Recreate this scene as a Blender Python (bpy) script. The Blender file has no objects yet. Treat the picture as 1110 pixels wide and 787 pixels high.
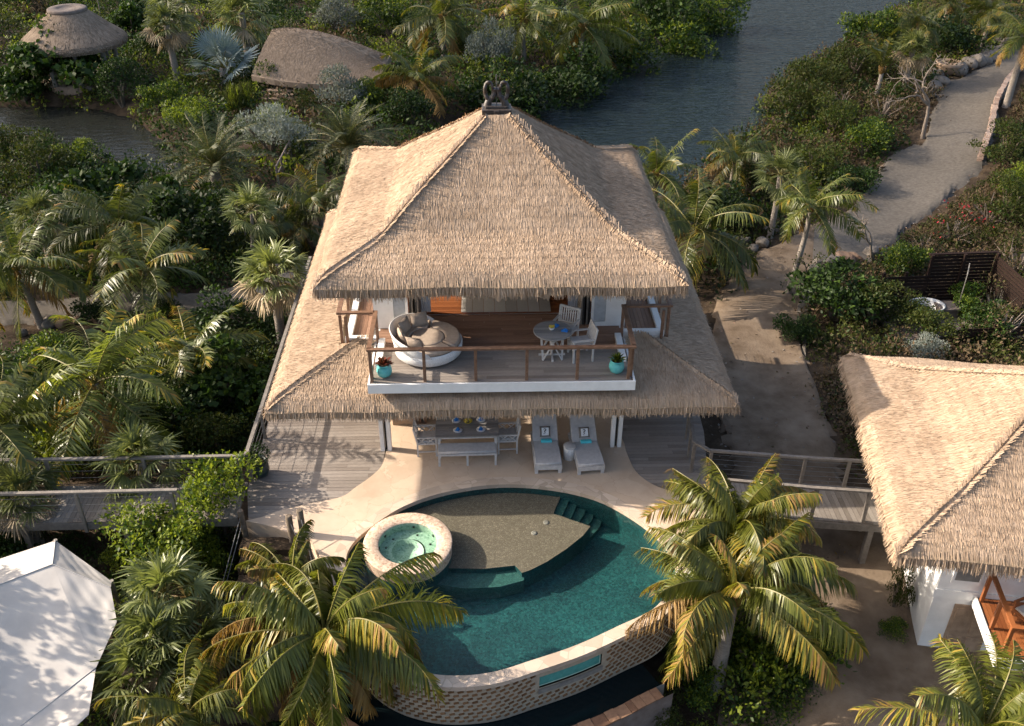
import bpy, bmesh, math, random
import numpy as np
from mathutils import Vector, Matrix
from mathutils.geometry import tessellate_polygon
R = math.radians
rng = np.random.default_rng(7)
random.seed(7)
SC = bpy.context.scene
COL = SC.collection

# ------------------------------------------------------------------ camera
CF, CP, CYAW, CROLL = 1040.0, 0.57608, -0.03088, 0.00375
CPOS = np.array([-0.35892, -24.45105, 16.33267])
def cam_axes():
    cy, sy = math.cos(CYAW), math.sin(CYAW)
    f0 = np.array([-sy, cy, 0]); r0 = np.array([cy, sy, 0]); u0 = np.array([0, 0, 1.0])
    f = math.cos(CP)*f0 - math.sin(CP)*u0
    u = math.sin(CP)*f0 + math.cos(CP)*u0
    return r0*math.cos(CROLL)+u*math.sin(CROLL), -r0*math.sin(CROLL)+u*math.cos(CROLL), f
CR, CU, CFW = cam_axes()
cd = bpy.data.cameras.new('camera')
cam = bpy.data.objects.new('camera', cd); COL.objects.link(cam)
cd.sensor_width = 36; cd.lens = CF/1110*36; cd.clip_end = 2000; cd.clip_start = 0.1
mw = Matrix.Identity(4)
for i in range(3):
    mw[i][0], mw[i][1], mw[i][2], mw[i][3] = CR[i], CU[i], -CFW[i], CPOS[i]
cam.matrix_world = mw
SC.camera = cam
def ray(u, v):
    return CFW + CR*(u-555)/CF - CU*(v-393.5)/CF
def U(u, v, z):
    """world point at height z seen at (u, v) of the 1110x787 photograph"""
    d = ray(u, v); t = (z-CPOS[2])/d[2]
    return CPOS + d*t
def UL(pts, z):
    return [tuple(U(u, v, z)) for u, v in pts]
def depth(p):
    return float((np.asarray(p)-CPOS) @ CFW)

# ------------------------------------------------------------------ object helpers
def tag(o, label=None, cat=None, group=None, kind=None):
    if label: o['label'] = label
    if cat: o['category'] = cat
    if group: o['group'] = group
    if kind: o['kind'] = kind
    return o
def empty(name, loc=(0, 0, 0), rz=0.0, label=None, cat=None, group=None):
    o = bpy.data.objects.new(name, None); COL.objects.link(o)
    o.location = loc; o.rotation_euler = (0, 0, rz); o.empty_display_size = .2
    return tag(o, label, cat, group)
def link(name, me, parent=None, loc=None, rz=0, sc=1):
    o = bpy.data.objects.new(name, me); COL.objects.link(o)
    if parent is not None: o.parent = parent
    if loc is not None: o.location = loc
    if rz: o.rotation_euler = (0, 0, rz)
    if sc != 1: o.scale = (sc, sc, sc)
    return o
def copy_tree(o, parent=None):
    c = o.copy(); COL.objects.link(c)
    if parent is not None: c.parent = parent
    for ch in list(o.children): copy_tree(ch, c)
    return c

class MB:
    """collects faces; build() links them as ONE mesh object"""
    def __init__(s): s.v = []; s.f = []; s.m = []; s.sm = []
    def add(s, vs, fs, mi=0, smooth=False):
        b = len(s.v); s.v += [tuple(map(float, p)) for p in vs]
        for f in fs: s.f.append(tuple(b+i for i in f)); s.m.append(mi); s.sm.append(smooth)
    def box(s, c, d, rz=0, mi=0, rot=None, bev=0.0):
        x, y, z = d[0]/2, d[1]/2, d[2]/2
        if bev > 0:
            bm = bmesh.new(); bmesh.ops.create_cube(bm, size=1)
            for v in bm.verts: v.co = Vector((v.co.x*d[0], v.co.y*d[1], v.co.z*d[2]))
            bmesh.ops.bevel(bm, geom=bm.edges[:], offset=bev, segments=2, affect='EDGES', profile=.6)
            P = [v.co.copy() for v in bm.verts]; bm.verts.index_update()
            F = [[v.index for v in f.verts] for f in bm.faces]; bm.free()
        else:
            P = [Vector(p) for p in ((-x,-y,-z),(x,-y,-z),(x,y,-z),(-x,y,-z),(-x,-y,z),(x,-y,z),(x,y,z),(-x,y,z))]
            F = [(0,3,2,1),(4,5,6,7),(0,1,5,4),(1,2,6,5),(2,3,7,6),(3,0,4,7)]
        M = rot if rot is not None else Matrix.Rotation(rz, 3, 'Z')
        s.add([Vector(c)+M @ p for p in P], F, mi)
    def bar(s, a, b, w, h=None, mi=0, up=(0, 0, 1)):
        """rectangular bar from a to b"""
        a, b = Vector(a), Vector(b); h = h or w
        t = (b-a).normalized(); upv = Vector(up)
        if abs(t.dot(upv)) > .98: upv = Vector((0, 1, 0))
        sd = t.cross(upv).normalized(); n = sd.cross(t)
        P = []
        for p in (a, b):
            for i, j in ((-1,-1),(1,-1),(1,1),(-1,1)): P.append(p+sd*i*w/2+n*j*h/2)
        s.add(P, [(3,2,1,0),(4,5,6,7),(0,1,5,4),(1,2,6,5),(2,3,7,6),(3,0,4,7)], mi)
    def tube(s, pts, rad, n=8, mi=0, cap=True, smooth=True):
        pts = [Vector(p) for p in pts]; m = len(pts)
        rad = list(rad) if hasattr(rad, '__len__') else [rad]*m
        P = []; ref = Vector((0, 0, 1))
        for i, p in enumerate(pts):
            t = (pts[min(i+1, m-1)]-pts[max(i-1, 0)]).normalized()
            if i == 0:
                if abs(t.dot(ref)) > .9: ref = Vector((1, 0, 0))
                sd = t.cross(ref).normalized()
            else:
                sd = (sd - t*sd.dot(t)).normalized()
            nn = t.cross(sd)
            for k in range(n):
                a = 2*math.pi*k/n
                P.append(p+(sd*math.cos(a)+nn*math.sin(a))*rad[i])
        F = [(i*n+k, i*n+(k+1) % n, (i+1)*n+(k+1) % n, (i+1)*n+k) for i in range(m-1) for k in range(n)]
        s.add(P, F, mi, smooth)
        if cap:
            s.add(P[:n], [tuple(range(n-1, -1, -1))], mi); s.add(P[-n:], [tuple(range(n))], mi)
    def lathe(s, prof, c=(0, 0, 0), n=32, mi=0, smooth=True, sx=1, sy=1):
        """prof: (r, z) list, outside from bottom to top"""
        P = []
        for r, z in prof:
            for k in range(n):
                a = 2*math.pi*k/n; P.append((c[0]+r*math.cos(a)*sx, c[1]+r*math.sin(a)*sy, c[2]+z))
        F = [(i*n+k, i*n+(k+1) % n, (i+1)*n+(k+1) % n, (i+1)*n+k) for i in range(len(prof)-1) for k in range(n)]
        s.add(P, F, mi, smooth)
    def disc(s, c, r, n=32, mi=0, sx=1, sy=1):
        s.add([(c[0]+r*sx*math.cos(2*math.pi*k/n), c[1]+r*sy*math.sin(2*math.pi*k/n), c[2]) for k in range(n)], [tuple(range(n))], mi)
    def slab(s, poly, z0, z1, mi=0, holes=(), bottom=False, side_mi=None):
        loops = [[Vector((p[0], p[1], 0)) for p in poly]] + [[Vector((p[0], p[1], 0)) for p in h] for h in holes]
        tris = tessellate_polygon(loops)
        flat = [p for l in loops for p in l]
        def ok(t, up):
            a, b, c = (flat[i] for i in t); k = (b-a).cross(c-a).z
            return t if (k > 0) == up else t[::-1]
        s.add([(p.x, p.y, z1) for p in flat], [ok(tuple(t), True) for t in tris], mi)
        if bottom: s.add([(p.x, p.y, z0) for p in flat], [ok(tuple(t), False) for t in tris], mi)
        if z0 < z1:
            for l in loops:
                n = len(l)
                s.add([(p.x, p.y, z0) for p in l]+[(p.x, p.y, z1) for p in l],
                      [(i, (i+1) % n, n+(i+1) % n, n+i) for i in range(n)], mi if side_mi is None else side_mi)
    def build(s, name, mats, parent=None, loc=None, rz=0):
        me = bpy.data.meshes.new(name)
        me.from_pydata(s.v, [], s.f)
        if not isinstance(mats, (list, tuple)): mats = [mats]
        for m in mats: me.materials.append(m)
        me.polygons.foreach_set('material_index', s.m)
        me.polygons.foreach_set('use_smooth', s.sm)
        me.update()
        return link(name, me, parent, loc, rz)

def quad_mesh(name, strips, mats):
    """strips: list of (V(N,k,3), mi array N); k=4 one quad, k=6 two quads in a strip"""
    vs, fs, ms, base = [], [], [], 0
    for V, mi in strips:
        N, k = V.shape[0], V.shape[1]
        if N == 0: continue
        vs.append(V.reshape(-1, 3))
        idx = base + np.arange(N)[:, None]*k
        mi = np.broadcast_to(np.asarray(mi), (N,))
        if k == 4:
            fs.append(idx+np.array([0, 1, 2, 3])); ms.append(mi)
        elif k == 6:   # 0,1 base ; 2,3 mid ; 4,5 tip
            fs.append(idx+np.array([0, 1, 3, 2])); ms.append(mi)
            fs.append(idx+np.array([2, 3, 5, 4])); ms.append(mi)
        base += N*k
    V = np.concatenate(vs).astype(np.float32); F = np.concatenate(fs).astype(np.int32); Mi = np.concatenate(ms).astype(np.int32)
    me = bpy.data.meshes.new(name)
    me.vertices.add(len(V)); me.vertices.foreach_set('co', V.ravel())
    me.loops.add(F.size); me.loops.foreach_set('vertex_index', F.ravel())
    me.polygons.add(len(F)); me.polygons.foreach_set('loop_start', np.arange(len(F), dtype=np.int32)*4)
    try: me.polygons.foreach_set('loop_total', np.full(len(F), 4, np.int32))
    except Exception: pass
    for m in mats: me.materials.append(m)
    me.polygons.foreach_set('material_index', Mi)
    me.update(calc_edges=True); me.validate()
    return me

def catmull(pts, n=6, closed=True):
    P = [np.array(p[:2], float) for p in pts]; m = len(P); out = []
    for i in range(m if closed else m-1):
        if closed: a, b, c, d = P[i-1], P[i], P[(i+1) % m], P[(i+2) % m]
        else: a, b, c, d = P[max(i-1, 0)], P[i], P[i+1], P[min(i+2, m-1)]
        for k in range(n):
            t = k/n
            out.append(.5*((2*b)+(-a+c)*t+(2*a-5*b+4*c-d)*t*t+(-a+3*b-3*c+d)*t**3))
    if not closed: out.append(P[-1])
    return out
def offset_loop(P, d):
    """offset of a closed loop along its outward normals"""
    P = [np.array(p[:2]) for p in P]; n = len(P)
    area = sum(P[i][0]*P[(i+1) % n][1]-P[(i+1) % n][0]*P[i][1] for i in range(n))
    sg = 1 if area > 0 else -1
    out = []
    for i in range(n):
        t = P[(i+1) % n]-P[i-1]; t = t/np.linalg.norm(t)
        out.append(P[i]+sg*d*np.array([t[1], -t[0]]))
    return out
def sdist(X, Y, poly):
    """signed distance to polygon, negative inside (vectorised)"""
    P = np.array([p[:2] for p in poly]); Q = np.roll(P, -1, 0)
    d2 = np.full(X.shape, 1e18); ins = np.zeros(X.shape, bool)
    for (ax, ay), (bx, by) in zip(P, Q):
        ex, ey = bx-ax, by-ay
        t = np.clip(((X-ax)*ex+(Y-ay)*ey)/(ex*ex+ey*ey+1e-12), 0, 1)
        d2 = np.minimum(d2, (X-ax-t*ex)**2+(Y-ay-t*ey)**2)
        c = ((ay > Y) != (by > Y)) & (X < (bx-ax)*(Y-ay)/((by-ay) if by != ay else 1e-12)+ax)
        ins ^= c
    d = np.sqrt(d2)
    return np.where(ins, -d, d)

# ------------------------------------------------------------------ materials
def nn(t, kind, **kw):
    n = t.nodes.new(kind)
    for k, v in kw.items():
        if k in n.inputs: n.inputs[k].default_value = v
        else: setattr(n, k, v)
    return n
def ramp(t, cols, fac):
    r = t.nodes.new('ShaderNodeValToRGB'); e = r.color_ramp.elements
    while len(e) < len(cols): e.new(.5)
    for i, c in enumerate(cols):
        e[i].position = i/(max(1, len(cols)-1)); e[i].color = (*c, 1)
    t.links.new(fac, r.inputs[0]); return r.outputs[0]
def newmat(name):
    m = bpy.data.materials.new(name); m.use_nodes = True; t = m.node_tree; t.nodes.clear()
    out = t.nodes.new('ShaderNodeOutputMaterial'); b = t.nodes.new('ShaderNodeBsdfPrincipled')
    t.links.new(b.outputs[0], out.inputs[0]); return m, t, b, out
def mixc(t, a, b, fac, mode='MIX'):
    x = t.nodes.new('ShaderNodeMix'); x.data_type = 'RGBA'; x.blend_type = mode
    for s, v in ((x.inputs[6], a), (x.inputs[7], b), (x.inputs[0], fac)):
        if hasattr(v, 'node'): t.links.new(v, s)
        else: s.default_value = v if not isinstance(v, tuple) else (*v, 1)
    return x.outputs[2]
def bump(t, b, h, strength=.4, dist=.02):
    n = t.nodes.new('ShaderNodeBump'); n.inputs['Strength'].default_value = strength; n.inputs['Distance'].default_value = dist
    t.links.new(h, n.inputs['Height']); t.links.new(n.outputs[0], b.inputs['Normal']); return n
def objco(t, scale=(1, 1, 1), rot=0):
    c = t.nodes.new('ShaderNodeTexCoord'); m = t.nodes.new('ShaderNodeMapping')
    m.inputs['Scale'].default_value = scale; m.inputs['Rotation'].default_value = (0, 0, rot)
    t.links.new(c.outputs['Object'], m.inputs[0]); return m.outputs[0]
def noise(t, co, scale, detail=4, rough=.6):
    n = nn(t, 'ShaderNodeTexNoise', Scale=scale, Detail=detail, Roughness=rough); t.links.new(co, n.inputs['Vector']); return n.outputs['Fac']
def M_noise(name, cols, scale=6, rough=.8, b=.2, bscale=60, bd=.01, stretch=(1, 1, 1), spec=.3, cols2=None, scale2=.7):
    m, t, p, o = newmat(name); co = objco(t, stretch)
    c = ramp(t, cols, nstretch(t, noise(t, co, scale)))
    if cols2: c = mixc(t, c, ramp(t, cols2, nstretch(t, noise(t, co, scale2))), 1.0, 'MULTIPLY')
    t.links.new(c, p.inputs['Base Color'])
    p.inputs['Roughness'].default_value = rough; p.inputs['Specular IOR Level'].default_value = spec
    if b: bump(t, p, noise(t, co, bscale, 3), b, bd)
    return m
def nstretch(t, f, lo=.3, hi=.7):
    r = nn(t, 'ShaderNodeMapRange'); r.inputs[1].default_value = lo; r.inputs[2].default_value = hi; t.links.new(f, r.inputs[0]); return r.outputs[0]
def M_island(name, cols, rough=.8, nz=None, spec=.3, stretch=(1, 1, 1), gscale=30, bstr=0.0, patch=None):
    """colour varies per loose piece (straw tuft, deck board) plus grain and worn patches"""
    m, t, p, o = newmat(name)
    g = t.nodes.new('ShaderNodeNewGeometry')
    c = ramp(t, cols, g.outputs['Random Per Island'])
    co = objco(t, stretch)
    if nz: c = mixc(t, c, ramp(t, nz, nstretch(t, noise(t, co, gscale))), 1.0, 'MULTIPLY')
    if patch: c = mixc(t, c, ramp(t, patch, nstretch(t, noise(t, objco(t), .55, 3))), 1.0, 'MULTIPLY')
    t.links.new(c, p.inputs['Base Color']); p.inputs['Roughness'].default_value = rough; p.inputs['Specular IOR Level'].default_value = spec
    if bstr: bump(t, p, noise(t, co, gscale), bstr, .01)
    return m
def M_leaf(name, cols, rough=.45, trans=.3, spec=.4, tcol=1.5):
    m, t, p, o = newmat(name)
    g = t.nodes.new('ShaderNodeNewGeometry'); oi = t.nodes.new('ShaderNodeObjectInfo')
    c = ramp(t, cols, g.outputs['Random Per Island'])
    h = nn(t, 'ShaderNodeHueSaturation')
    mr = nn(t, 'ShaderNodeMapRange'); mr.inputs[3].default_value = .75; mr.inputs[4].default_value = 1.25
    t.links.new(oi.outputs['Random'], mr.inputs[0]); t.links.new(mr.outputs[0], h.inputs['Value']); t.links.new(c, h.inputs['Color'])
    c = h.outputs[0]
    t.links.new(c, p.inputs['Base Color']); p.inputs['Roughness'].default_value = rough; p.inputs['Specular IOR Level'].default_value = spec
    tr = t.nodes.new('ShaderNodeBsdfTranslucent')
    c2 = mixc(t, c, (tcol, tcol, tcol*.6), 1.0, 'MULTIPLY'); t.links.new(c2, tr.inputs[0])
    mx = t.nodes.new('ShaderNodeMixShader'); mx.inputs[0].default_value = trans
    t.links.new(p.outputs[0], mx.inputs[1]); t.links.new(tr.outputs[0], mx.inputs[2]); t.links.new(mx.outputs[0], o.inputs[0])
    return m
def M_plain(name, col, rough=.5, spec=.4, var=.12):
    return M_noise(name, [tuple(x*(1-var) for x in col), tuple(min(1, x*(1+var)) for x in col)], 9, rough, .08, 80, .004, spec=spec)
def M_water(name, tint, rip, rscale, rough=.03, stretch=(1, 1, 1), rot=0, dist=.05, dark=None):
    """fresnel mix of a tinted clear surface (or a dark turbid body) and a mirror, with ripples"""
    m, t, p, o = newmat(name); t.nodes.remove(p)
    co = objco(t, stretch, rot)
    n1 = noise(t, co, rscale, 2, .5); n2 = noise(t, co, rscale*3.7, 2, .5)
    ad = nn(t, 'ShaderNodeMath', operation='MULTIPLY_ADD'); t.links.new(n2, ad.inputs[0]); ad.inputs[1].default_value = .35; t.links.new(n1, ad.inputs[2])
    bp = t.nodes.new('ShaderNodeBump'); bp.inputs['Strength'].default_value = rip; bp.inputs['Distance'].default_value = dist
    t.links.new(ad.outputs[0], bp.inputs['Height'])
    fr = nn(t, 'ShaderNodeFresnel', IOR=1.33); t.links.new(bp.outputs[0], fr.inputs['Normal'])
    # the sheet is one face thick: the same air-to-water index from both sides
    ge_ = t.nodes.new('ShaderNodeNewGeometry'); io = nn(t, 'ShaderNodeMath', operation='MULTIPLY_ADD'); t.links.new(ge_.outputs['Backfacing'], io.inputs[0]); io.inputs[1].default_value = 1/1.33-1.33; io.inputs[2].default_value = 1.33
    t.links.new(io.outputs[0], fr.inputs['IOR'])
    gl = nn(t, 'ShaderNodeBsdfGlossy', Roughness=rough); t.links.new(bp.outputs[0], gl.inputs['Normal'])
    if dark is None:
        tb = t.nodes.new('ShaderNodeBsdfTransparent'); tb.inputs[0].default_value = (*tint, 1)
    else:
        tb = t.nodes.new('ShaderNodeBsdfDiffuse'); tb.inputs[0].default_value = (*dark, 1); t.links.new(bp.outputs[0], tb.inputs['Normal'])
    mx = t.nodes.new('ShaderNodeMixShader'); t.links.new(fr.outputs[0], mx.inputs[0])
    t.links.new(tb.outputs[0], mx.inputs[1]); t.links.new(gl.outputs[0], mx.inputs[2]); t.links.new(mx.outputs[0], o.inputs[0])
    return m
def M_cells(name, cols, scale, grout, gw=.06, rough=.6, spec=.4, patch=None, rnd=1.0, bstr=.25, warp=0.0):
    """stone or mosaic pieces with joints"""
    m, t, p, o = newmat(name); co = objco(t)
    if warp:
        nz_ = nn(t, 'ShaderNodeTexNoise', Scale=2.2, Detail=5, Roughness=.6); t.links.new(co, nz_.inputs['Vector'])
        vm = nn(t, 'ShaderNodeVectorMath', operation='MULTIPLY_ADD'); t.links.new(nz_.outputs['Color'], vm.inputs[0]); vm.inputs[1].default_value = (warp,)*3; t.links.new(co, vm.inputs[2]); co = vm.outputs[0]
    v = nn(t, 'ShaderNodeTexVoronoi', Scale=scale, Randomness=rnd); t.links.new(co, v.inputs['Vector'])
    e = nn(t, 'ShaderNodeTexVoronoi', Scale=scale, Randomness=rnd); e.feature = 'DISTANCE_TO_EDGE'; t.links.new(co, e.inputs['Vector'])
    sp = t.nodes.new('ShaderNodeSeparateColor'); t.links.new(v.outputs['Color'], sp.inputs[0])
    c = ramp(t, cols, sp.outputs[0])
    if patch: c = mixc(t, c, ramp(t, patch, nstretch(t, noise(t, co, .9, 5))), 1.0, 'MULTIPLY')
    st = nn(t, 'ShaderNodeMapRange'); st.inputs[1].default_value = 0; st.inputs[2].default_value = gw; t.links.new(e.outputs['Distance'], st.inputs[0])
    c = mixc(t, grout, c, st.outputs[0]); t.links.new(c, p.inputs['Base Color'])
    p.inputs['Roughness'].default_value = rough; p.inputs['Specular IOR Level'].default_value = spec
    if bstr: bump(t, p, st.outputs[0], bstr, .004)
    return m

W3 = (1, 1, 1)
MT = {}
MT['thatch'] = M_island('thatch', [(.36,.256,.174),(.457,.337,.234),(.505,.377,.268),(.477,.355,.25),(.555,.422,.31)], .85, nz=[(.75,.73,.7),W3], gscale=3, spec=.15, patch=[(.80,.79,.79),W3])
MT['thatch_base'] = M_noise('thatch_base', [(.33,.24,.155),(.44,.33,.215)], 14, .9, .6, 40, .03)
MT['thatch_old'] = M_island('thatch_old', [(.20,.15,.108),(.27,.205,.15),(.33,.255,.19)], .9, nz=[(.8,.8,.8),W3], gscale=3, spec=.1)
MT['white'] = M_noise('white_paint', [(.68,.68,.67),(.8,.8,.79)], 3, .5, .08, 50, .004)
MT['offwhite'] = M_noise('offwhite_render', [(.60,.57,.53),(.72,.70,.66)], 2, .8, .15, 60, .006)
MT['railwood'] = M_noise('rail_wood', [(.12,.065,.04),(.22,.13,.085)], 9, .55, .2, 50, .004, (1, 1, 1))
MT['orangewood'] = M_island('oiled_hardwood', [(.20,.065,.022),(.28,.10,.035),(.34,.13,.05)], .4, nz=[(.7,.65,.6),W3], gscale=14, stretch=(1, 8, 8))
MT['interiorwood'] = M_island('interior_hardwood', [(.16,.055,.022),(.23,.082,.032),(.29,.11,.043)], .4, nz=[(.7,.65,.6),W3], gscale=14, stretch=(1, 8, 8))
MT['brownwood'] = M_island('brown_decking', [(.20,.115,.075),(.26,.155,.105),(.31,.19,.13)], .6, nz=[(.7,.68,.66),W3], gscale=10, stretch=(1, 10, 10))
MT['greydeck'] = M_island('weathered_decking', [(.21,.175,.15),(.27,.235,.205),(.33,.29,.255),(.245,.21,.18)], .75, nz=[(.7,.7,.7),W3], gscale=9, stretch=(1, 12, 12), patch=[(.8,.78,.76),W3])
MT['greydeck_y'] = M_island('weathered_boards', [(.18,.155,.13),(.25,.22,.19),(.30,.27,.235)], .75, nz=[(.7,.7,.7),W3], gscale=9, stretch=(12, 1, 12), patch=[(.8,.78,.76),W3])
MT['greywood'] = M_noise('grey_timber', [(.13,.115,.10),(.215,.19,.165)], 8, .75, .25, 40, .006)
MT['darkwood'] = M_island('dark_slats', [(.016,.010,.008),(.03,.018,.014)], .8, spec=.1)
MT['terrace'] = M_cells('terrace_stone', [(.50,.39,.29),(.55,.43,.32),(.53,.42,.32),(.58,.46,.35)], 1.25, (.40,.30,.215), .012, .75, .25, patch=[(.78,.75,.72),W3], bstr=.10, warp=.5)
MT['coping'] = M_cells('coping_stone', [(.42,.34,.26),(.52,.42,.33),(.58,.48,.38)], 3.2, (.36,.29,.22), .03, .7, .3, patch=[(.85,.82,.8),W3])
MT['shelf'] = M_cells('pool_pebble', [(.115,.094,.07),(.155,.128,.097),(.205,.17,.13)], 22, (.105,.085,.064), .2, .7, .2, patch=[(.82,.84,.82),W3], bstr=0)
MT['pooltile'] = M_cells('pool_mosaic', [(.004,.040,.043),(.006,.062,.065),(.017,.108,.105),(.005,.05,.053)], 22, (.006,.058,.06), .05, .5, .4, patch=[(.42,.46,.5),W3], bstr=0)
MT['poolstep'] = M_cells('pool_step_mosaic', [(.015,.06,.055),(.024,.085,.076),(.036,.118,.104)], 22, (.02,.07,.062), .1, .5, .4, bstr=0)
MT['spatile'] = M_cells('spa_mosaic', [(.12,.21,.16),(.26,.37,.28),(.31,.42,.33),(.37,.47,.38),(.28,.40,.31)], 24, (.26,.36,.28), .12, .5, .4, bstr=0)
MT['sparim'] = M_cells('spa_rim_mosaic', [(.30,.20,.14),(.56,.42,.31),(.66,.52,.40),(.44,.32,.23)], 19, (.44,.34,.26), .15, .6, .3, patch=[(.85,.82,.8),W3])
MT['lattice_bg'] = M_noise('lattice_mortar', [(.33,.27,.20),(.43,.36,.27)], 10, .85, .3, 40, .01)
MT['lattice_brick'] = M_island('lattice_brick', [(.12,.06,.026),(.17,.09,.04),(.23,.125,.06)], .8)
MT['rustbrick'] = M_island('rust_stone', [(.14,.07,.04),(.20,.11,.065),(.26,.15,.09),(.17,.10,.07)], .85, nz=[(.7,.7,.7),W3], gscale=12)
MT['acrylic'] = M_water('shower_glass', (.80,.88,.86), .02, 2, .02)
MT['poolpane'] = M_plain('pool_window_lit_teal', (.10,.33,.29), .15)  # glow of sunlit pool water put into the pane's teal
MT['lit_acrylic_edge'] = M_plain('lit_acrylic_edge', (.45,.68,.55), .3)  # pale green: light caught by the pane's edge, put into the colour
MT['stonegrey'] = M_noise('grey_stone', [(.16,.145,.13),(.27,.25,.22)], 5, .85, .4, 18, .02)
MT['poolwater'] = M_water('pool_water', (.93,.97,.95), .75, 4.2, .02)
MT['spawater'] = M_water('spa_water', (.88,.97,.93), .15, 5, .02)
MT['troughwater'] = M_water('trough_water', None, .08, 3, .04, dark=(.006,.012,.014))
MT['canal'] = M_water('canal_water', None, 1.0, 1.0, .06, (1, 2.8, 1), R(-14), .24, dark=(.018,.028,.03))
MT['pond'] = M_water('pond_water', None, .9, 1.3, .05, (1, 2.2, 1), R(10), .10, dark=(.022,.024,.02))
MT['soil'] = M_noise('garden_soil', [(.035,.025,.017),(.07,.05,.033),(.125,.09,.06)], 1.6, .95, .6, 9, .06, spec=.1, cols2=[(.6,.6,.6),W3], scale2=.15)
MT['sand'] = M_noise('sandy_track', [(.125,.092,.064),(.175,.133,.096),(.215,.168,.124)], 1.4, .95, .5, 14, .03, spec=.1, cols2=[(.75,.73,.7),W3], scale2=.35)
MT['gravelroad'] = M_noise('gravel_road', [(.11,.097,.081),(.14,.124,.105),(.168,.149,.128)], 7, .95, .45, 24, .02, (1, 1, 1), spec=.1, cols2=[(.78,.78,.78),W3], scale2=.3)
MT['sailcloth'] = M_noise('sail_cloth', [(.43,.40,.365),(.50,.47,.43)], 2.2, .75, .12, 30, .01)
MT['seam'] = M_plain('sail_seam', (.45,.43,.41), .8)
MT['linen'] = M_noise('taupe_cushion', [(.33,.26,.205),(.42,.34,.27)], 12, .9, .2, 120, .003)
MT['greycush'] = M_noise('grey_cushion', [(.40,.385,.38),(.50,.485,.475)], 10, .9, .2, 120, .003)
MT['palewood'] = M_noise('whitewashed_timber', [(.40,.385,.37),(.56,.54,.52)], 10, .65, .15, 50, .004)
MT['tablegrey'] = M_island('grey_table_slats', [(.20,.195,.19),(.27,.26,.25),(.33,.32,.31)], .65, nz=[(.75,.75,.75),W3], gscale=8, stretch=(1, 10, 1))
MT['wicker'] = M_cells('white_wicker', [(.66,.65,.64),(.76,.75,.74)], 28, (.5,.49,.48), .1, .6)
MT['turq'] = M_noise('turquoise_glaze', [(.06,.32,.33),(.12,.46,.46),(.16,.5,.48)], 4, .25, .05, 40, .003, spec=.5)
MT['towel'] = M_plain('turquoise_towel', (.09,.55,.62), .9)
MT['blue'] = M_plain('blue_cloth', (.03,.20,.55), .8)
MT['plate'] = M_plain('white_china', (.72,.73,.74), .25)
MT['yellow'] = M_plain('yellow_fruit', (.55,.42,.05), .5)
MT['darkpot'] = M_plain('dark_green_pot', (.02,.035,.035), .35)
MT['black'] = M_plain('dark_gap', (.02,.02,.02), .6)
MT['glass'] = M_water('window_glass', (.75,.82,.82), 0.0, 1, .01)
MT['bronze'] = M_noise('carved_dark_timber', [(.022,.017,.015),(.06,.048,.042)], 16, .5, .4, 30, .01, spec=.5)
MT['plinth'] = M_noise('finial_plinth', [(.06,.03,.02),(.11,.055,.04)], 8, .7, .2, 30, .01)
MT['rug'] = M_island('grey_rug', [(.30,.28,.25),(.36,.34,.31),(.42,.40,.37)], .95, nz=[(.85,.85,.85),W3], gscale=40)
MT['curtain'] = M_plain('pale_curtain', (.60,.62,.66), .9)
MT['shutter'] = M_plain('louvre_shutter', (.43,.44,.45), .5)
MT['trunk'] = M_noise('palm_trunk', [(.20,.17,.145),(.34,.30,.26)], 6, .9, .7, 12, .03, (1, 1, 7), spec=.1)
MT['bark'] = M_noise('bark', [(.09,.07,.05),(.19,.155,.12)], 8, .9, .5, 20, .02, spec=.1)
MT['deadwood'] = M_noise('dead_wood', [(.17,.14,.115),(.27,.225,.19)], 8, .9, .3, 20, .01, spec=.1)
MT['rock'] = M_noise('boulder', [(.095,.085,.072),(.17,.15,.13),(.24,.21,.18)], 3, .9, .6, 9, .04, spec=.15)
MT['rockred'] = M_noise('rusty_boulder', [(.11,.065,.045),(.18,.12,.085),(.23,.165,.125)], 3, .9, .6, 9, .04, spec=.15)
MT['kerbstone'] = M_island('pinkish_stone', [(.26,.18,.14),(.34,.25,.20),(.40,.30,.24)], .9)
MT['clay'] = M_noise('weathered_clay', [(.24,.17,.12),(.38,.28,.20)], 5, .85, .3, 25, .01)
MT['concrete'] = M_noise('concrete', [(.13,.10,.085),(.20,.165,.145)], 4, .9, .3, 20, .01)
MT['wire'] = M_plain('steel_wire', (.10,.10,.10), .4)
MT['tubwhite'] = M_plain('tub_enamel', (.55,.55,.54), .3)
MT['stone_pale'] = M_noise('pale_stone_wall', [(.34,.31,.27),(.46,.43,.38)], 3, .9, .4, 14, .02)
# leaves
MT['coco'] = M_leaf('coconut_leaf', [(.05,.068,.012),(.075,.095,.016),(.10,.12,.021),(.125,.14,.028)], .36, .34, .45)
MT['coco_fg'] = M_leaf('sunlit_coconut_leaf', [(.07,.088,.013),(.105,.122,.018),(.14,.152,.024),(.175,.178,.032)], .36, .42, .45)  # brighter, yellower copy of the coconut leaf; sunlight put into the colour
MT['coco_y'] = M_leaf('yellowing_leaf', [(.15,.135,.02),(.24,.19,.025),(.32,.23,.03)], .42, .38)
MT['coco_d'] = M_leaf('dry_leaf', [(.17,.095,.026),(.235,.14,.038),(.29,.185,.06)], .7, .25)
MT['rachis'] = M_plain('leaf_stalk', (.15,.13,.03), .5)
MT['fan'] = M_leaf('fan_leaf', [(.08,.10,.027),(.13,.15,.048),(.19,.21,.085)], .4, .32)
MT['fan_d'] = M_leaf('dead_fan_leaf', [(.22,.16,.09),(.32,.25,.16)], .7, .2)
MT['date'] = M_leaf('date_leaf', [(.045,.058,.02),(.07,.082,.034),(.10,.11,.05)], .5, .25, .3)
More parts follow.
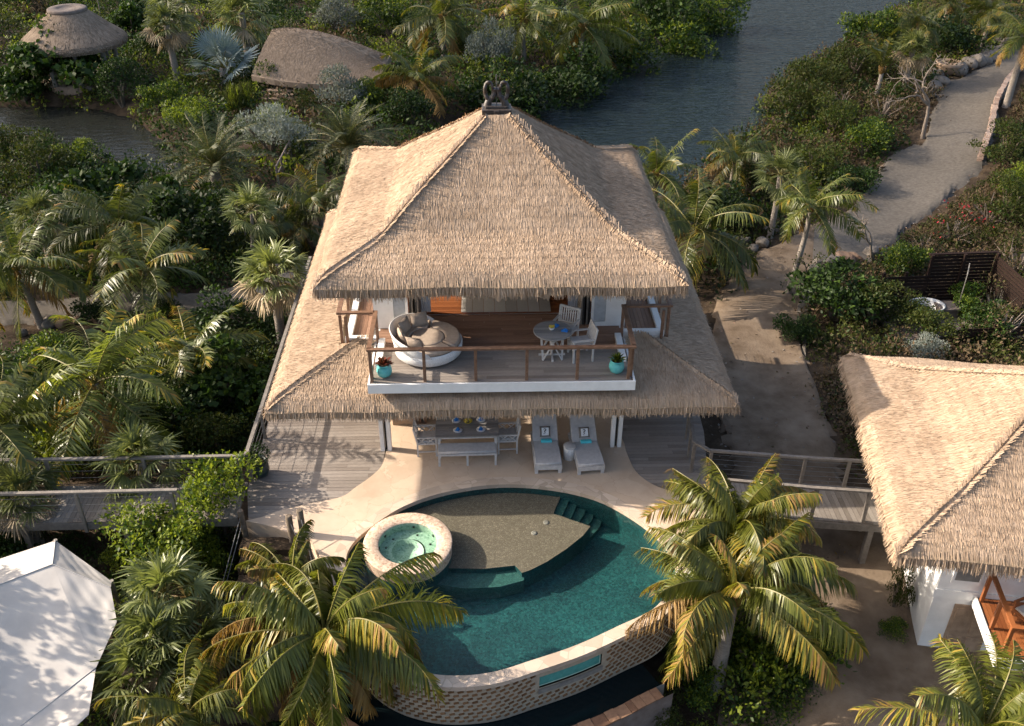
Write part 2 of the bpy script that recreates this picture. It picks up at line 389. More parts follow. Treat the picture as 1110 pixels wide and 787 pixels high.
MT['blue_fan'] = M_leaf('silver_fan_leaf', [(.15,.20,.19),(.20,.25,.245),(.25,.30,.29)], .55, .15)
MT['lf_dark'] = M_leaf('dark_foliage', [(.011,.023,.005),(.017,.035,.007),(.027,.05,.010)], .55, .25, .22)
MT['lf_green'] = M_leaf('green_foliage', [(.022,.045,.006),(.034,.066,.009),(.05,.088,.012)], .52, .3, .25)
MT['lf_bright'] = M_leaf('bright_foliage', [(.095,.13,.012),(.14,.18,.017),(.19,.225,.024)], .48, .4, .28)
MT['lf_olive'] = M_leaf('olive_foliage', [(.032,.042,.008),(.048,.058,.011),(.07,.078,.015)], .6, .3, .2)
MT['lf_silver'] = M_leaf('silver_foliage', [(.13,.15,.13),(.175,.195,.175),(.22,.24,.22)], .7, .2, .2)
MT['lf_dry'] = M_leaf('dry_foliage', [(.085,.058,.034),(.125,.085,.05),(.10,.08,.045)], .8, .2, .15)
_m, _t, _p, _o = newmat('shade_cloud_veil'); _p.inputs['Base Color'].default_value = (.9, .9, .9, 1); _p.inputs['Roughness'].default_value = 1
_tr = _t.nodes.new('ShaderNodeBsdfTransparent'); _mx = _t.nodes.new('ShaderNodeMixShader'); _mx.inputs[0].default_value = .40  # part clear, so the added cloud only dims the sun
_t.links.new(_tr.outputs[0], _mx.inputs[1]); _t.links.new(_p.outputs[0], _mx.inputs[2]); _t.links.new(_mx.outputs[0], _o.inputs[0]); MT['cloud'] = _m
MT['lf_red'] = M_leaf('red_flower', [(.4,.02,.04),(.5,.05,.06)], .6, .3)
MT['lf_rust'] = M_leaf('rust_foliage', [(.16,.03,.02),(.22,.05,.03),(.10,.06,.025)], .5, .3)
# ------------------------------------------------------------------ terrain
def smooth(x): x = np.clip(x, 0, 1); return x*x*(3-2*x)
WZ = -2.05
CANAL = [p[:2] for p in UL([(470,140),(560,118),(582,109),(615,99),(643,84),(673,53),(690,49),(731,43),(766,26),(802,0)], WZ)]
CANAL += [(22.5, 75), (30, 140), (75, 140), (46, 75)]
CANAL += [p[:2] for p in UL([(1010,1),(965,15),(944,38),(919,53),(883,68),(853,81),(827,95),(822,112),(827,132),(815,149),(789,155),(771,170),(746,192),(715,215),(640,215),(520,190)], WZ)]
POND = [p[:2] for p in UL([(-60,112),(0,118),(60,117),(105,121),(140,130),(165,150),(190,175),(198,190),(165,188),(112,166),(80,157),(45,150),(0,153),(-60,150)], WZ)]
ROAD_L = [(1125,28),(1101,51),(1078,64),(1058,74),(1037,84),(1022,89),(1014,107),(1007,127),(1002,152),(978,158),(961,173),(949,192),(925,224),(883,241),(848,259),(817,271),(790,300),(772,325),(765,380),(768,430),(782,475),(800,520),(850,590),(860,660),(830,740),(800,800)]
ROAD_R = [(1150,52),(1104,82),(1092,97),(1082,121),(1079,149),(1072,178),(1060,192),(1046,205),(1014,232),(983,252),(955,281),(914,294),(879,310),(865,328),(860,352),(872,392),(892,432),(907,472),(917,522),(962,590),(987,650),(1002,720),(1042,740),(1062,800)]
def h0(x, y):
    x = np.asarray(x, float); y = np.asarray(y, float)
    z = -1.3 + 0*x
    s = smooth((-5.2-y)/4.0)
    z = z*(1-s) + (-2.5+.65*smooth((x-5.5)/2.5))*s
    # the slope beside the road climbs gently away from the villa
    z = z + 1.6*smooth((x-17)/14)*smooth((y+2)/8)*smooth((60-y)/25)
    return z
CP_ = [np.array(c) for c in (CANAL, POND)]
def hgt(x, y):
    x = np.atleast_1d(np.asarray(x, float)); y = np.atleast_1d(np.asarray(y, float))
    z = h0(x, y) + .05*np.sin(x*1.1+.6*y)+.05*np.sin(y*.9-1.3*x+2)
    for P in CP_:
        d = sdist(x, y, P)
        k = smooth((d+.4)/2.0)
        z = np.where(d < 1.6, z*k + (WZ-.35)*(1-k), z)
        z = np.where(d < -.4, WZ-.35-np.minimum(.9, (-d-.4)*.5), z)
    return z
def G(u, v, dz=0.0):
    """ground point seen at (u, v)"""
    z = -1.3
    for _ in range(12):
        p = U(u, v, z+dz); z = float(h0(p[0], p[1]))
    p = U(u, v, z+dz); return np.array([p[0], p[1], z])
def crest(u, v, H):
    """base point of something H tall whose top is seen at (u, v)"""
    return G(u, v, H)

xs = np.concatenate([[-700,-400,-240,-150,-100,-75], np.arange(-58, 58.01, .8), [66,80,100,150,240,400,700]])
ys = np.concatenate([[-500,-250,-120,-60,-35], np.arange(-24, 78.01, .8), [84,95,115,150,220,350,700]])
X, Y = np.meshgrid(xs, ys)
Z = hgt(X.ravel(), Y.ravel())
me = bpy.data.meshes.new('ground')
nx, ny = len(xs), len(ys)
F = [(j*nx+i, j*nx+i+1, (j+1)*nx+i+1, (j+1)*nx+i) for j in range(ny-1) for i in range(nx-1)]
me.from_pydata(np.stack([X.ravel(), Y.ravel(), Z], 1).tolist(), [], F)
me.materials.append(MT['soil']); me.polygons.foreach_set('use_smooth', [True]*len(F))
tag(link('ground', me), kind='structure')

def water_sheet(name, poly, mat, z, grow=1.2):
    m = MB(); m.slab(offset_loop(poly, grow), z, z); tag(m.build(name, mat), kind='structure')
water_sheet('canal_water', CANAL, MT['canal'], WZ)
water_sheet('pond_water', POND, MT['pond'], WZ)

def resample(P, n):
    P = np.array(P); d = np.r_[0, np.cumsum(np.linalg.norm(np.diff(P, axis=0), axis=1))]
    t = np.linspace(0, d[-1], n); return np.stack([np.interp(t, d, P[:, k]) for k in range(P.shape[1])], 1)
def strip(name, Lp, Rp, mat, n=160, k=16, lift=.10, wob=.12):
    a = np.array([G(*p)[:2] for p in Lp]); b = np.array([G(*p)[:2] for p in Rp])
    a = resample(np.array(catmull(a, 8, False)), n); b = resample(np.array(catmull(b, 8, False)), n)
    r = np.random.default_rng(3)
    m = MB(); vs = []
    for i in range(n):
        for j in range(k+1):
            t = j/k; p = a[i]*(1-t)+b[i]*t
            if j in (0, k): p = p + r.normal(0, wob, 2)
            edge = -.16 if j in (0, k) else 0
            vs.append((p[0], p[1], float(hgt(p[0], p[1])[0])+lift+edge))
    m.add(vs, [(i*(k+1)+j, i*(k+1)+j+1, (i+1)*(k+1)+j+1, (i+1)*(k+1)+j) for i in range(n-1) for j in range(k)], 0, True)
    tag(m.build(name, mat), kind='structure')
strip('gravel_road', ROAD_L[:14], ROAD_R[:16], MT['gravelroad'], 120, 14)
strip('sandy_track', ROAD_L[10:], ROAD_R[11:], MT['sand'], 120, 16, .075, .2)
strip('gravel_path', [(-60,332),(0,327),(60,322),(130,318),(200,316),(245,312),(300,300),(345,280)], [(-60,356),(0,353),(60,350),(110,347),(160,343),(215,338),(270,330),(340,318)], MT['gravelroad'], 80, 8)
strip('sand_clearing', [(196,-2),(222,-4),(255,-6)], [(190,15),(220,17),(250,12)], MT['sand'], 30, 8)
strip('sandy_yard', [(800,640),(840,650),(900,600),(960,580),(1000,600)], [(760,900),(850,900),(950,900),(1080,900),(1150,720)], MT['sand'], 60, 30, lift=.115)
strip('garden_steps', [(262,575),(258,600),(252,640),(248,680),(245,720)], [(322,582),(330,610),(334,640),(336,680),(338,720)], MT['soil'], 20, 4)
# ------------------------------------------------------------------ thatch
def hip_side(rect):
    x0, y0, x1, y1 = rect
    # corner, direction along eave, inward normal, length
    return [((x0,y0),(1,0),(0,1),x1-x0), ((x1,y0),(0,1),(-1,0),y1-y0), ((x1,y1),(-1,0),(0,-1),x1-x0), ((x0,y1),(0,-1),(1,0),y1-y0)]
def hip_roof(name, parent, rect, zf, smax, mats, seed=1, skip=None, thick=.26, ds=.058, dt=.0165, fr_len=(.2, .36), sides=(0, 1, 2, 3), fringe=True, hips=True, fdens=1.0):
    """thick thatch on a hipped frame: a closed body, courses of straw tufts, a hanging fringe and rolled hips"""
    r = np.random.default_rng(seed)
    S = hip_side(rect); wav = lambda x, y: .018*np.sin(2.1*x+.7*y+seed)+.018*np.sin(1.7*y-.8*x+2*seed)
    def zz(s, x, y): return zf(s)+wav(x, y)-.18*np.clip(1-np.asarray(s, float)/.34, 0, 1)**2
    body = MB(); ns = max(8, int(smax/.16))
    for si in sides:
        (cx, cy), e, nrm, Ln = S[si]
        na = max(10, int(Ln/.16)); ss = np.linspace(0, smax, ns+1); vs = []
        for s in ss:
            for a in np.linspace(0, 1, na+1):
                t = a*(Ln-2*s); x = cx+e[0]*(s+t)+nrm[0]*s; y = cy+e[1]*(s+t)+nrm[1]*s
                vs.append((x, y, float(zz(s, x, y))))
        fs = []
        for i in range(ns):
            for j in range(na):
                q = (i*(na+1)+j, i*(na+1)+j+1, (i+1)*(na+1)+j+1, (i+1)*(na+1)+j)
                c = np.mean([vs[k] for k in q], 0)
                if skip is not None and skip(c[0], c[1]): continue
                fs.append(q)
        body.add(vs, fs, 0, False)
        # edge face and soffit
        k = na+1; ed = [vs[j] for j in range(k)]
        body.add(ed+[(p[0]+nrm[0]*.10, p[1]+nrm[1]*.10, p[2]-thick) for p in ed], [(j+1, j, k+j, k+j+1) for j in range(na)], 0)
        low = []
        for s in (.10, min(smax, .9), min(smax, 1.8), smax):
            for a in np.linspace(0, 1, na+1):
                t = a*(Ln-2*s); x = cx+e[0]*(s+t)+nrm[0]*s; y = cy+e[1]*(s+t)+nrm[1]*s
                low.append((x, y, float(zz(s, x, y))-thick-.03*(s > .1)))
        lf = []
        for i in range(3):
            for j in range(na):
                q = (i*k+j, (i+1)*k+j, (i+1)*k+j+1, i*k+j+1); c = np.mean([low[z_] for z_ in q], 0)
                if skip is not None and skip(c[0], c[1]): continue
                lf.append(q)
        body.add(low, lf, 0)
    base = body.build(name, mats[1], parent)
    strips = []
    def tufts(P0, P1, E, w0, w1, lift):
        N = len(P0); V = np.zeros((N, 4, 3)); E = E*1.0
        V[:, 0] = P0-E*w0[:, None]/2; V[:, 1] = P0+E*w0[:, None]/2
        V[:, 2] = P1+E*w1[:, None]/2; V[:, 3] = P1-E*w1[:, None]/2
        V[:, 2:, 2] += lift[:, None]; strips.append((V, 0))
    for si in sides:
        (cx, cy), e, nrm, Ln = S[si]; e3 = np.array([*e, 0.]); n3 = np.array([*nrm, 0.])
        rows = np.arange(-.02, smax, ds); pts_s, pts_t = [], []
        for s in rows:
            n = int(max(2, (Ln-2*s)/dt)); t = (np.arange(n)+r.random(n))/n*(Ln-2*max(s, 0))
            pts_t.append(t); pts_s.append(np.full(n, s)+r.normal(0, .014, n))
        s = np.concatenate(pts_s); t = np.concatenate(pts_t); N = len(s)
        L_ = r.uniform(.12, .24, N); s_hi = np.minimum(s+L_, smax+.05)
        skew = r.normal(0, .016, N)
        x0 = cx+e[0]*(s+t+skew)+nrm[0]*s_hi; y0 = cy+e[1]*(s+t+skew)+nrm[1]*s_hi
        x1 = cx+e[0]*(s+t)+nrm[0]*s; y1 = cy+e[1]*(s+t)+nrm[1]*s
        P0 = np.stack([x0, y0, zz(np.maximum(s_hi, 0), x0, y0)+.004], 1); P1 = np.stack([x1, y1, zz(np.maximum(s, 0), x1, y1)+.01], 1)
        keep = np.ones(N, bool)
        if skip is not None: keep = np.array([not skip(a, b) for a, b in zip(x1, y1)])
        # roll each tuft a little about its own axis so that the courses catch the light unevenly
        E_ = np.tile(e3, (N, 1)); E_[:, 2] = r.normal(0, .16, N)
        tufts(P0[keep], P1[keep], E_[keep], r.uniform(.014, .026, N)[keep], r.uniform(.005, .015, N)[keep], (np.abs(r.normal(.007, .006, N))+.009*(np.concatenate([np.full(len(a_), i_ % 4 == 0) for i_, a_ in enumerate(pts_s)])))[keep])
        if fringe:
            N = int(Ln*340*fdens); t = r.random(N)*Ln; lay = r.random(N)
            s = .16*lay**1.5+.005; ln = r.uniform(*fr_len, N)
            x = cx+e[0]*t+nrm[0]*s; y = cy+e[1]*t+nrm[1]*s
            kp = np.ones(N, bool)
            if skip is not None: kp = np.array([not skip(a, b) for a, b in zip(cx+e[0]*t+nrm[0]*.1, cy+e[1]*t+nrm[1]*.1)])
            P0 = np.stack([x, y, zz(np.maximum(s, 0), x, y)+.02-thick*lay*.85], 1)
            out = r.uniform(.02, .12, N)*(1-lay*.75)
            P1 = P0 - n3*out[:, None] + e3*r.normal(0, .03, N)[:, None]; P1[:, 2] -= ln*r.uniform(.55, 1, N)
            E_ = np.tile(e3, (N, 1)) + n3*r.normal(0, .4, N)[:, None]
            tufts(P0[kp], P1[kp], E_[kp], r.uniform(.011, .024, N)[kp], r.uniform(.003, .010, N)[kp], np.zeros(kp.sum()))
    if hips:
        for si in sides:
            (cx, cy), e, nrm, Ln = S[si]; e3 = np.array([*e, 0.]); n3 = np.array([*nrm, 0.])
            d = e3+n3   # along the hip, inward
            N = int(smax*420)
            s = r.random(N)*smax; x = cx+d[0]*s; y = cy+d[1]*s
            if skip is not None: kp = np.array([not skip(a, b) for a, b in zip(x, y)])
            else: kp = np.ones(N, bool)
            side = np.where(r.random(N) < .5, 1, -1); w = r.uniform(.04, .22, N)
            P0 = np.stack([x, y, zz(s, x, y)+.085+r.normal(0, .010, N)], 1)+d*r.normal(.09, .03, N)[:, None]
            across = np.where(side[:, None] > 0, e3-n3*.0, n3-e3*.0)
            P1 = np.stack([x, y, np.zeros(N)], 1)+across*w[:, None]-d*.06
            # height of the roof under the tip of the tuft: inset is the smaller of the two distances
            P1[:, 2] = zz(np.maximum(s-.06, 0), x, y)+.03
            E_ = np.tile(d/np.linalg.norm(d), (N, 1))
            tufts(P0[kp], P1[kp], E_[kp], r.uniform(.022, .045, N)[kp], r.uniform(.008, .022, N)[kp], np.zeros(kp.sum()))
    me = quad_mesh(name+'_straw', strips, [mats[0]])
    o = link('straw', me, base)
    return base

# ------------------------------------------------------------------ board floors
def boards(poly, width, z, th, axis='x', seed=0, gap=.008, lmin=1.8, lmax=3.6):
    """parallel boards clipped to a polygon"""
    r = random.Random(seed); m = MB()
    P = [(p[0], p[1]) if axis == 'x' else (p[1], p[0]) for p in poly]
    ymin, ymax = min(p[1] for p in P), max(p[1] for p in P)
    def cross(y):
        xs = []
        for i in range(len(P)):
            (ax, ay), (bx, by) = P[i], P[(i+1) % len(P)]
            if (ay > y) != (by > y): xs.append(ax+(bx-ax)*(y-ay)/(by-ay))
        return sorted(xs)
    y = ymin
    while y < ymax-.01:
        ya, yb = y+gap/2, min(y+width, ymax-1e-4)-gap/2
        A, B = cross(ya), cross(yb)
        if len(A) == len(B) and len(A) >= 2:
            for q in range(0, len(A)-1, 2):
                x0, x1 = max(A[q], B[q])-.0, min(A[q+1], B[q+1])
                if x1-x0 < .05: continue
                cuts = [x0]; c = x0+r.uniform(.3, lmax)
                while c < x1-.3: cuts.append(c); c += r.uniform(lmin, lmax)
                cuts.append(x1)
                for a, b in zip(cuts[:-1], cuts[1:]):
                    la = A[q] if a == x0 else a; lb = B[q] if a == x0 else a
                    ra = A[q+1] if b == x1 else b-.004; rb = B[q+1] if b == x1 else b-.004
                    dz = r.uniform(-.002, .002)
                    pts = [(la, ya), (ra, ya), (rb, yb), (lb, yb)]
                    if axis != 'x': pts = [(p[1], p[0]) for p in pts][::-1]
                    m.add([(p[0], p[1], z-th) for p in pts]+[(p[0], p[1], z+dz) for p in pts],
                          [(4,5,6,7),(0,1,5,4),(1,2,6,5),(2,3,7,6),(3,0,4,7)])
        y += width
    return m
def louvre(m, x0, x1, y, z0, z1, n, mi=1, d=.03):
    for k in range(n):
        z = z0+(k+.5)*(z1-z0)/n
        m.box(((x0+x1)/2, y, z), (x1-x0, .012, (z1-z0)/n*1.05), mi=mi, rot=Matrix.Rotation(R(-32), 3, 'X'))

# ------------------------------------------------------------------ villa
villa = empty('thatched_villa', (0, 0, 0), 0, 'two storey villa with large double thatched roof, balcony and carved finial', 'villa')
TH = [MT['thatch'], MT['thatch_base']]
E_, ZE, ZK, KK, ZA = 4.44, 5.62, 6.17, 2.9, 8.12
def prof_up(s):
    s = np.asarray(s, float); k = E_-KK
    lo = ZE+(ZK-ZE)*(s/k); hi = ZK+(ZA-ZK)*((s-k)/(E_-k-.44))
    # rounded kink
    w = smooth((s-k+.35)/.7); return lo*(1-w)+hi*w
up = hip_roof('upper_roof', villa, (-E_, -E_, E_, E_), prof_up, E_-.36, TH, 1, thick=.27, fr_len=(.2, .38))
LX0, LX1, LY0, LY1, ZL = -5.86, 5.93, -5.13, 6.63, 2.57
def prof_lo(s): s = np.asarray(s, float); return ZL+.26*s+.012*s*s
def skip_lo(x, y):
    if abs(x) < 3.34 and y < -4.55 and y > -4.9: return False
    if abs(x) < 3.34 and y > -4.72: return True
    if abs(x) < 4.42 and -3.02 < y < 1.6: return True
    return False
hip_roof('lower_roof', villa, (LX0, LY0, LX1, LY1), prof_lo, 2.75, TH, 2, skip=skip_lo, thick=.25, fr_len=(.18, .32))

# walls of the upper floor (front wall behind the balcony is open in the middle)
wl = MB()
def wallbox(x0, x1, y0, y1, z0, z1, mi=0): wl.box(((x0+x1)/2, (y0+y1)/2, (z0+z1)/2), (x1-x0, y1-y0, z1-z0), mi=mi)
wallbox(-3.35, -3.23, -2.3, -1.3, 3.1, 5.6); wallbox(-3.35, -3.23, .3, 3.6, 3.1, 5.6); wallbox(-3.35, -3.23, -1.3, .3, 5.2, 5.6)
wallbox(3.23, 3.35, -2.3, 3.6, 3.1, 5.6)
wallbox(-3.22, 3.22, 3.48, 3.6, 3.1, 5.6)
wallbox(-3.22, 3.22, -2.3, -2.18, 5.3, 5.6)
# ground floor walls and the storey between
wallbox(-3.0, 3.0, 3.4, 3.6, -.02, 2.8); wallbox(-3.3, -3.1, .6, 3.6, -.02, 2.8); wallbox(3.1, 3.3, .6, 3.6, -.02, 2.8)
wallbox(-3.1, -1.2, .45, .6, -.02, 2.8); wallbox(1.2, 3.1, .45, .6, -.02, 2.8); wallbox(-1.2, 1.2, .47, .59, 2.3, 2.8)
wl.build('wall', MT['offwhite'], villa)
fl = MB(); fl.box((0, .6, 2.955), (6.66, 6.0, .27)); fl.build('floor_slab', MT['white'], villa)
# balcony
bal = MB(); bal.box((0, -3.64, 2.975), (6.46, 2.6, .21)); bal.build('balcony_slab', MT['brownwood'], villa)
ge = boards([(-3.2, -4.93), (3.2, -4.93), (3.2, -3.35), (-3.2, -3.35)], .125, 3.104, .02, 'x', 4); ge.build('balcony_decking', MT['greydeck'], villa)
gb = boards([(-3.2, -3.35), (3.2, -3.35), (3.2, -1.62), (-3.2, -1.62)], .125, 3.104, .014, 'x', 5); gb.build('sheltered_decking', MT['brownwood'], villa)
fa = MB(); fa.box((0, -4.975, 2.975), (6.58, .05, .26)); fa.box((-3.265, -3.95, 2.975), (.05, 1.99, .26)); fa.box((3.265, -3.95, 2.975), (.05, 1.99, .26))
fa.box((-3.09, -3.62, 3.17), (.16, 1.2, .13)); fa.box((3.09, -3.5, 3.17), (.16, 1.2, .13))
fa.build('fascia', MT['white'], villa)
it = boards([(-3.2, -1.6), (3.2, -1.6), (3.2, 3.4), (-3.2, 3.4)], .12, 3.125, .02, 'x', 6); it.build('interior_floor', MT['interiorwood'], villa)
cl = MB(); cl.box((0, .6, 5.42), (6.4, 5.7, .06)); cl.build('ceiling', MT['brownwood'], villa)
# side balconies
for sx in (-1, 1):
    sb = MB(); yf, yb_ = -2.98 if sx < 0 else -2.8, 1.5
    xo, xi = 4.06 if sx < 0 else 4.34, 3.36
    sb.box((sx*(xo-.08), (yf+yb_)/2, 3.06), (.16, yb_-yf, .30)); sb.box((sx*((xo-.16+xi-.12)/2), yf+.08, 3.06), (xo-.16-xi+.12, .16, .30))
    so = sb.build('side_balcony', MT['white'], villa)
    bd = boards([(sx*xi, yf+.16), (sx*(xo-.16), yf+.16), (sx*(xo-.16), yb_), (sx*xi, yb_)][::sx], .11, 3.09, .05, 'y', 8)
    bd.build('side_decking', MT['brownwood'], so)
# shutter doors, folded doors, curtains
for sx in (-1, 1):
    d = MB(); y = -2.28
    d.box((sx*3.12, y, 4.2), (.46, .07, 2.2), mi=0)                 # plain panel
    d.build('door_panel', [MT['white']], villa)
    d = MB()
    for xx in (2.86, 2.47): d.box((sx*xx, y-.01, 4.2), (.07, .055, 2.2))
    for z in (3.17, 5.25): d.box((sx*2.665, y-.01, z), (.32, .055, .14))
    sh = d.build('louvre_door', [MT['white']], villa)
    l2 = MB(); louvre(l2, sx*2.665-.16, sx*2.665+.16, y-.005, 3.26, 5.18, 20, 0); l2.build('louvres', [MT['shutter']], sh)
    l3 = MB(); l3.box((sx*2.665, y+.025, 4.2), (.36, .01, 2.0)); l3.build('backing', [MT['shutter']], sh)
    for k in range(4):
        d = MB(); x = 2.40-.075*k; d.box((sx*x, -1.93, 4.2), (.045, .62, 2.2), rz=sx*R(4*(k % 2)-2))
        d.build('folded_door', [MT['greywood'] if k % 2 else MT['black']], villa)
    m = MB(); n = 28; vs = []
    x0, x1 = 2.27, 1.88
    for i in range(n+1):
        x = x0+(x1-x0)*i/n; yy = -1.5+.03*math.sin(i*1.7)
        vs += [(sx*x, yy, 3.13), (sx*x, yy, 5.35)]
    m.add(vs, [(2*i, 2*i+2, 2*i+3, 2*i+1) for i in range(n)], 0, True); m.build('curtain', MT['curtain'], villa)
# rails: handrail plus posts, each post a piece of its own railing part
def railing(name, parent, pts, posts, h, mat, pw=.075, hw=.11, zb=None, wires=0, hang=0.0):
    """pts: handrail polyline at floor level (x, y, z)"""
    hr = MB()
    for si_, (a, b) in enumerate(zip(pts[:-1], pts[1:])):
        a = Vector(a)+Vector((0, 0, .004*(si_ % 2))); b = Vector(b)+Vector((0, 0, .004*(si_ % 2))); dd = (b-a).normalized()*hw/2
        hr.bar(a+Vector((0, 0, h))-dd*(1 if si_ == 0 else .94), b+Vector((0, 0, h))+dd*.97, hw*(1 if si_ % 2 == 0 else .985), .055)
    o = hr.build(name, mat, parent)
    for i, p in enumerate(posts):
        m = MB(); m.box((p[0], p[1], p[2]+(h-.03-hang)/2), (pw, pw, h-.03+hang), bev=.006)
        m.build('post', mat, o)
    if wires:
        w = MB()
        for k in range(wires):
            z = h*(k+.6)/(wires+.4)
            for a, b in zip(pts[:-1], pts[1:]): w.tube([Vector(a)+Vector((0, 0, z)), Vector(b)+Vector((0, 0, z))], .006, 5)
        w.build('wires', MT['wire'], o)
    return o
YR = -4.86
railing('front_railing', villa, [(-3.2, YR, 3.1), (3.2, YR, 3.1)], [(x, YR, 3.1) for x in (-3.19,-1.89,-.64,.61,1.85,3.12)], .93, MT['railwood'])
for sx in (-1, 1):
    yj = -3.06 if sx < 0 else -2.88; xo = 4.14 if sx < 0 else 4.42
    o = railing('side_railing', villa, [(sx*3.2, YR+.08, 3.1), (sx*3.2, yj, 3.1)], [(sx*3.2, YR+.14, 3.1), (sx*3.2, yj+.02, 3.1)], .93, MT['railwood'])
    o = railing('side_railing', villa, [(sx*3.28, yj, 3.1), (sx*xo, yj, 3.1), (sx*xo, 1.4, 3.1)], [(sx*(xo-.16), yj, 3.0), (sx*xo, yj+.12, 3.0), (sx*xo, -1.45, 3.0), (sx*xo, .2, 3.0)], .93, MT['railwood'])
# double columns under the balcony
for sx in (-1, 1):
    for k in (0, 1):
        m = MB(); x = 3.24-.19*k; m.box((sx*x, -3.58, 1.43), (.11, .17, 2.86), bev=.006); m.build('column', MT['white'], villa)
    m = MB(); m.box((sx*3.145, -3.56, 1.42), (.05, .08, 2.84)); m.build('column_gap_shade', MT['black'], villa)  # black bar standing in for the shade between the paired columns
    m = MB(); m.box((sx*3.145, 1.0, 1.4), (.16, .16, 2.8)); m.build('column', MT['white'], villa)
# door leaves of the ground floor room
for i, x in enumerate((-.9, -.3, .3, .9)):
    m = MB(); m.box((x, .5, 1.15), (.58, .05, 2.26)); m.box((x, .47, 1.2), (.42, .02, 2.0), mi=1); m.build('glazed_door', [MT['railwood'], MT['black']], villa)
for k, x in enumerate((-2.28, -2.16)):
    m = MB(); m.box((x, -2.2, 1.3), (.05, .5, 2.6), rz=R(6*k)); m.build('folded_screen', MT['railwood'], villa)
m = MB(); m.box((-2.75, -2.3, .26), (.62, .4, .5), bev=.02); m.build('stone_bench', MT['clay'], villa)
# finial : plinth and two carved scrolls facing each other
FX = -.03
m = MB(); m.box((FX, .0, 8.13), (.72, .72, .16), bev=.02); fin = m.build('finial', MT['plinth'], villa)
m = MB(); m.box((FX, 0, 8.285), (.76, .56, .15), bev=.02); m.box((FX, 0, 8.38), (.58, .34, .09), bev=.03); m.box((FX, -.28, 8.29), (.14, .05, .12), bev=.02); m.build('plinth_cap', MT['bronze'], fin)
for sx in (-1, 1):
    pts, rad = [], []
    for i in range(34):
        t = i/33; a = -1.9+t*6.6; rr = .225-.095*t
        pts.append((FX+sx*(.185+rr*.62*math.sin(a+.2)), .02*math.sin(i), 8.79-rr*1.25*math.cos(a+.2)+.02)); rad.append(.07-.038*t)
    m = MB(); m.tube(pts, rad, 10); m.tube([(FX+sx*.24, 0, 8.38), (FX+sx*.20, 0, 8.52), (FX+sx*.10, 0, 8.63)], [.11, .09, .06], 10)
    m.build('carved_scroll', MT['bronze'], fin)
m = MB(); m.tube([(FX, 0, 8.35), (FX, 0, 9.2)], .012, 5); m.build('lightning_rod', MT['wire'], fin)
# rug and low bed inside
def rugmesh():
    m = MB()
    for k in range(8): m.box((-1.05+.145+.31*k, -.45, 3.135), (.30, 2.2, .012))
    return m
o = rugmesh().build('rug', MT['rug']); tag(o, 'grey woven rug in wide strips on the orange wood floor upstairs', 'rug')
bed = empty('low_bed', (.2, .95, 3.125), 0, 'white low bed behind the grey rug under the upper thatch', 'bed')
m = MB(); m.box((0, 0, .14), (1.7, 1.3, .26), bev=.02); m.build('bed_base', MT['railwood'], bed)
m = MB(); m.box((0, 0, .36), (1.66, 1.26, .2), bev=.06); m.build('mattress', MT['greycush'], bed)
m = MB(); m.box((0, -.45, .475), (1.6, .3, .04), bev=.015); m.build('bed_throw', MT['white'], bed)
# ------------------------------------------------------------------ pool outline (water's edge, at terrace level)
WATER_PX = [(421,714),(447,726),(484,733),(531,730),(578,716),(625,700),(671,679),(709,660),(728,634),(732,611),(718,588),(690,564),(648,541),(597,529),(540,526),(484,534),(437,550),(400,574),(381,592),(374.6,611),(376,640),(386,672),(402,697)]
EDGE = catmull(UL(WATER_PX, 0), 6)
OUT = offset_loop(EDGE, .30)
def near_i(P, q): return int(np.argmin([np.hypot(p[0]-q[0], p[1]-q[1]) for p in P]))
# terrace : stone area round the back of the pool
iA = near_i(OUT, U(733, 622, 0)); iB = near_i(OUT, U(366, 625, 0))
back = [OUT[i] for i in range(iA, iB+1)] if iA < iB else [OUT[i % len(OUT)] for i in range(iA, iB+1+len(OUT))]
left = [p[:2] for p in UL([(335,583),(312,577),(290,570),(266.5,565),(285,560.5),(303,554),(336.6,546),(370,539),(385,529),(402,517),(414,505),(418.7,489)], 0)]
left = left[:4]+[tuple(p) for p in catmull(left[4:], 5, False)]
right = [p[:2] for p in UL([(677,482),(679,490.5),(687,508),(697.5,519),(713,528),(738,536)], 0)]
right = [tuple(p) for p in catmull(right, 5, False)]+[p[:2] for p in UL([(768,548),(764,575),(741,592)], 0)]
TERR = [tuple(p) for p in back]+[tuple(p) for p in left]+[(-3.3, -2.4), (-3.3, 3.3), (3.3, 3.3), (3.25, -2.4)]+[tuple(p) for p in right]
m = MB(); m.slab(TERR, -2.7, .015); tag(m.build('stone_terrace', MT['terrace']), kind='structure')
# timber decks either side; they run under the thatch round the villa
DECKL = [(-6.62, -5.2), (-6.35, -6.38), (-5.2, -6.5), (-3.2, -5.0), (-3.15, -1.0), (-3.15, 6.3), (-6.62, 6.3)]
DECKR = [(3.1, -5.2), (4.2, -6.0), (5.3, -5.95), (5.55, -4.2), (5.72, -3.0), (6.05, 6.3), (3.15, 6.3), (3.15, -1)]
for P, sd in ((DECKL, 11), (DECKR, 12)):
    tag(boards(P, .135, 0.0, .03, 'x', sd).build('timber_deck', MT['greydeck']), kind='structure')
    m = MB(); m.slab([(p[0]*.998, p[1]*.998) for p in P], -.30, -.045); tag(m.build('deck_base', MT['greywood']), kind='structure')
m = MB()
for x in (-6.4, -4.9, 4.0, 5.6):
    for y in (-4, -1, 2, 5): m.box((x, y, -.9), (.16, .16, 1.3))
tag(m.build('deck_footings', MT['greywood']), kind='structure')

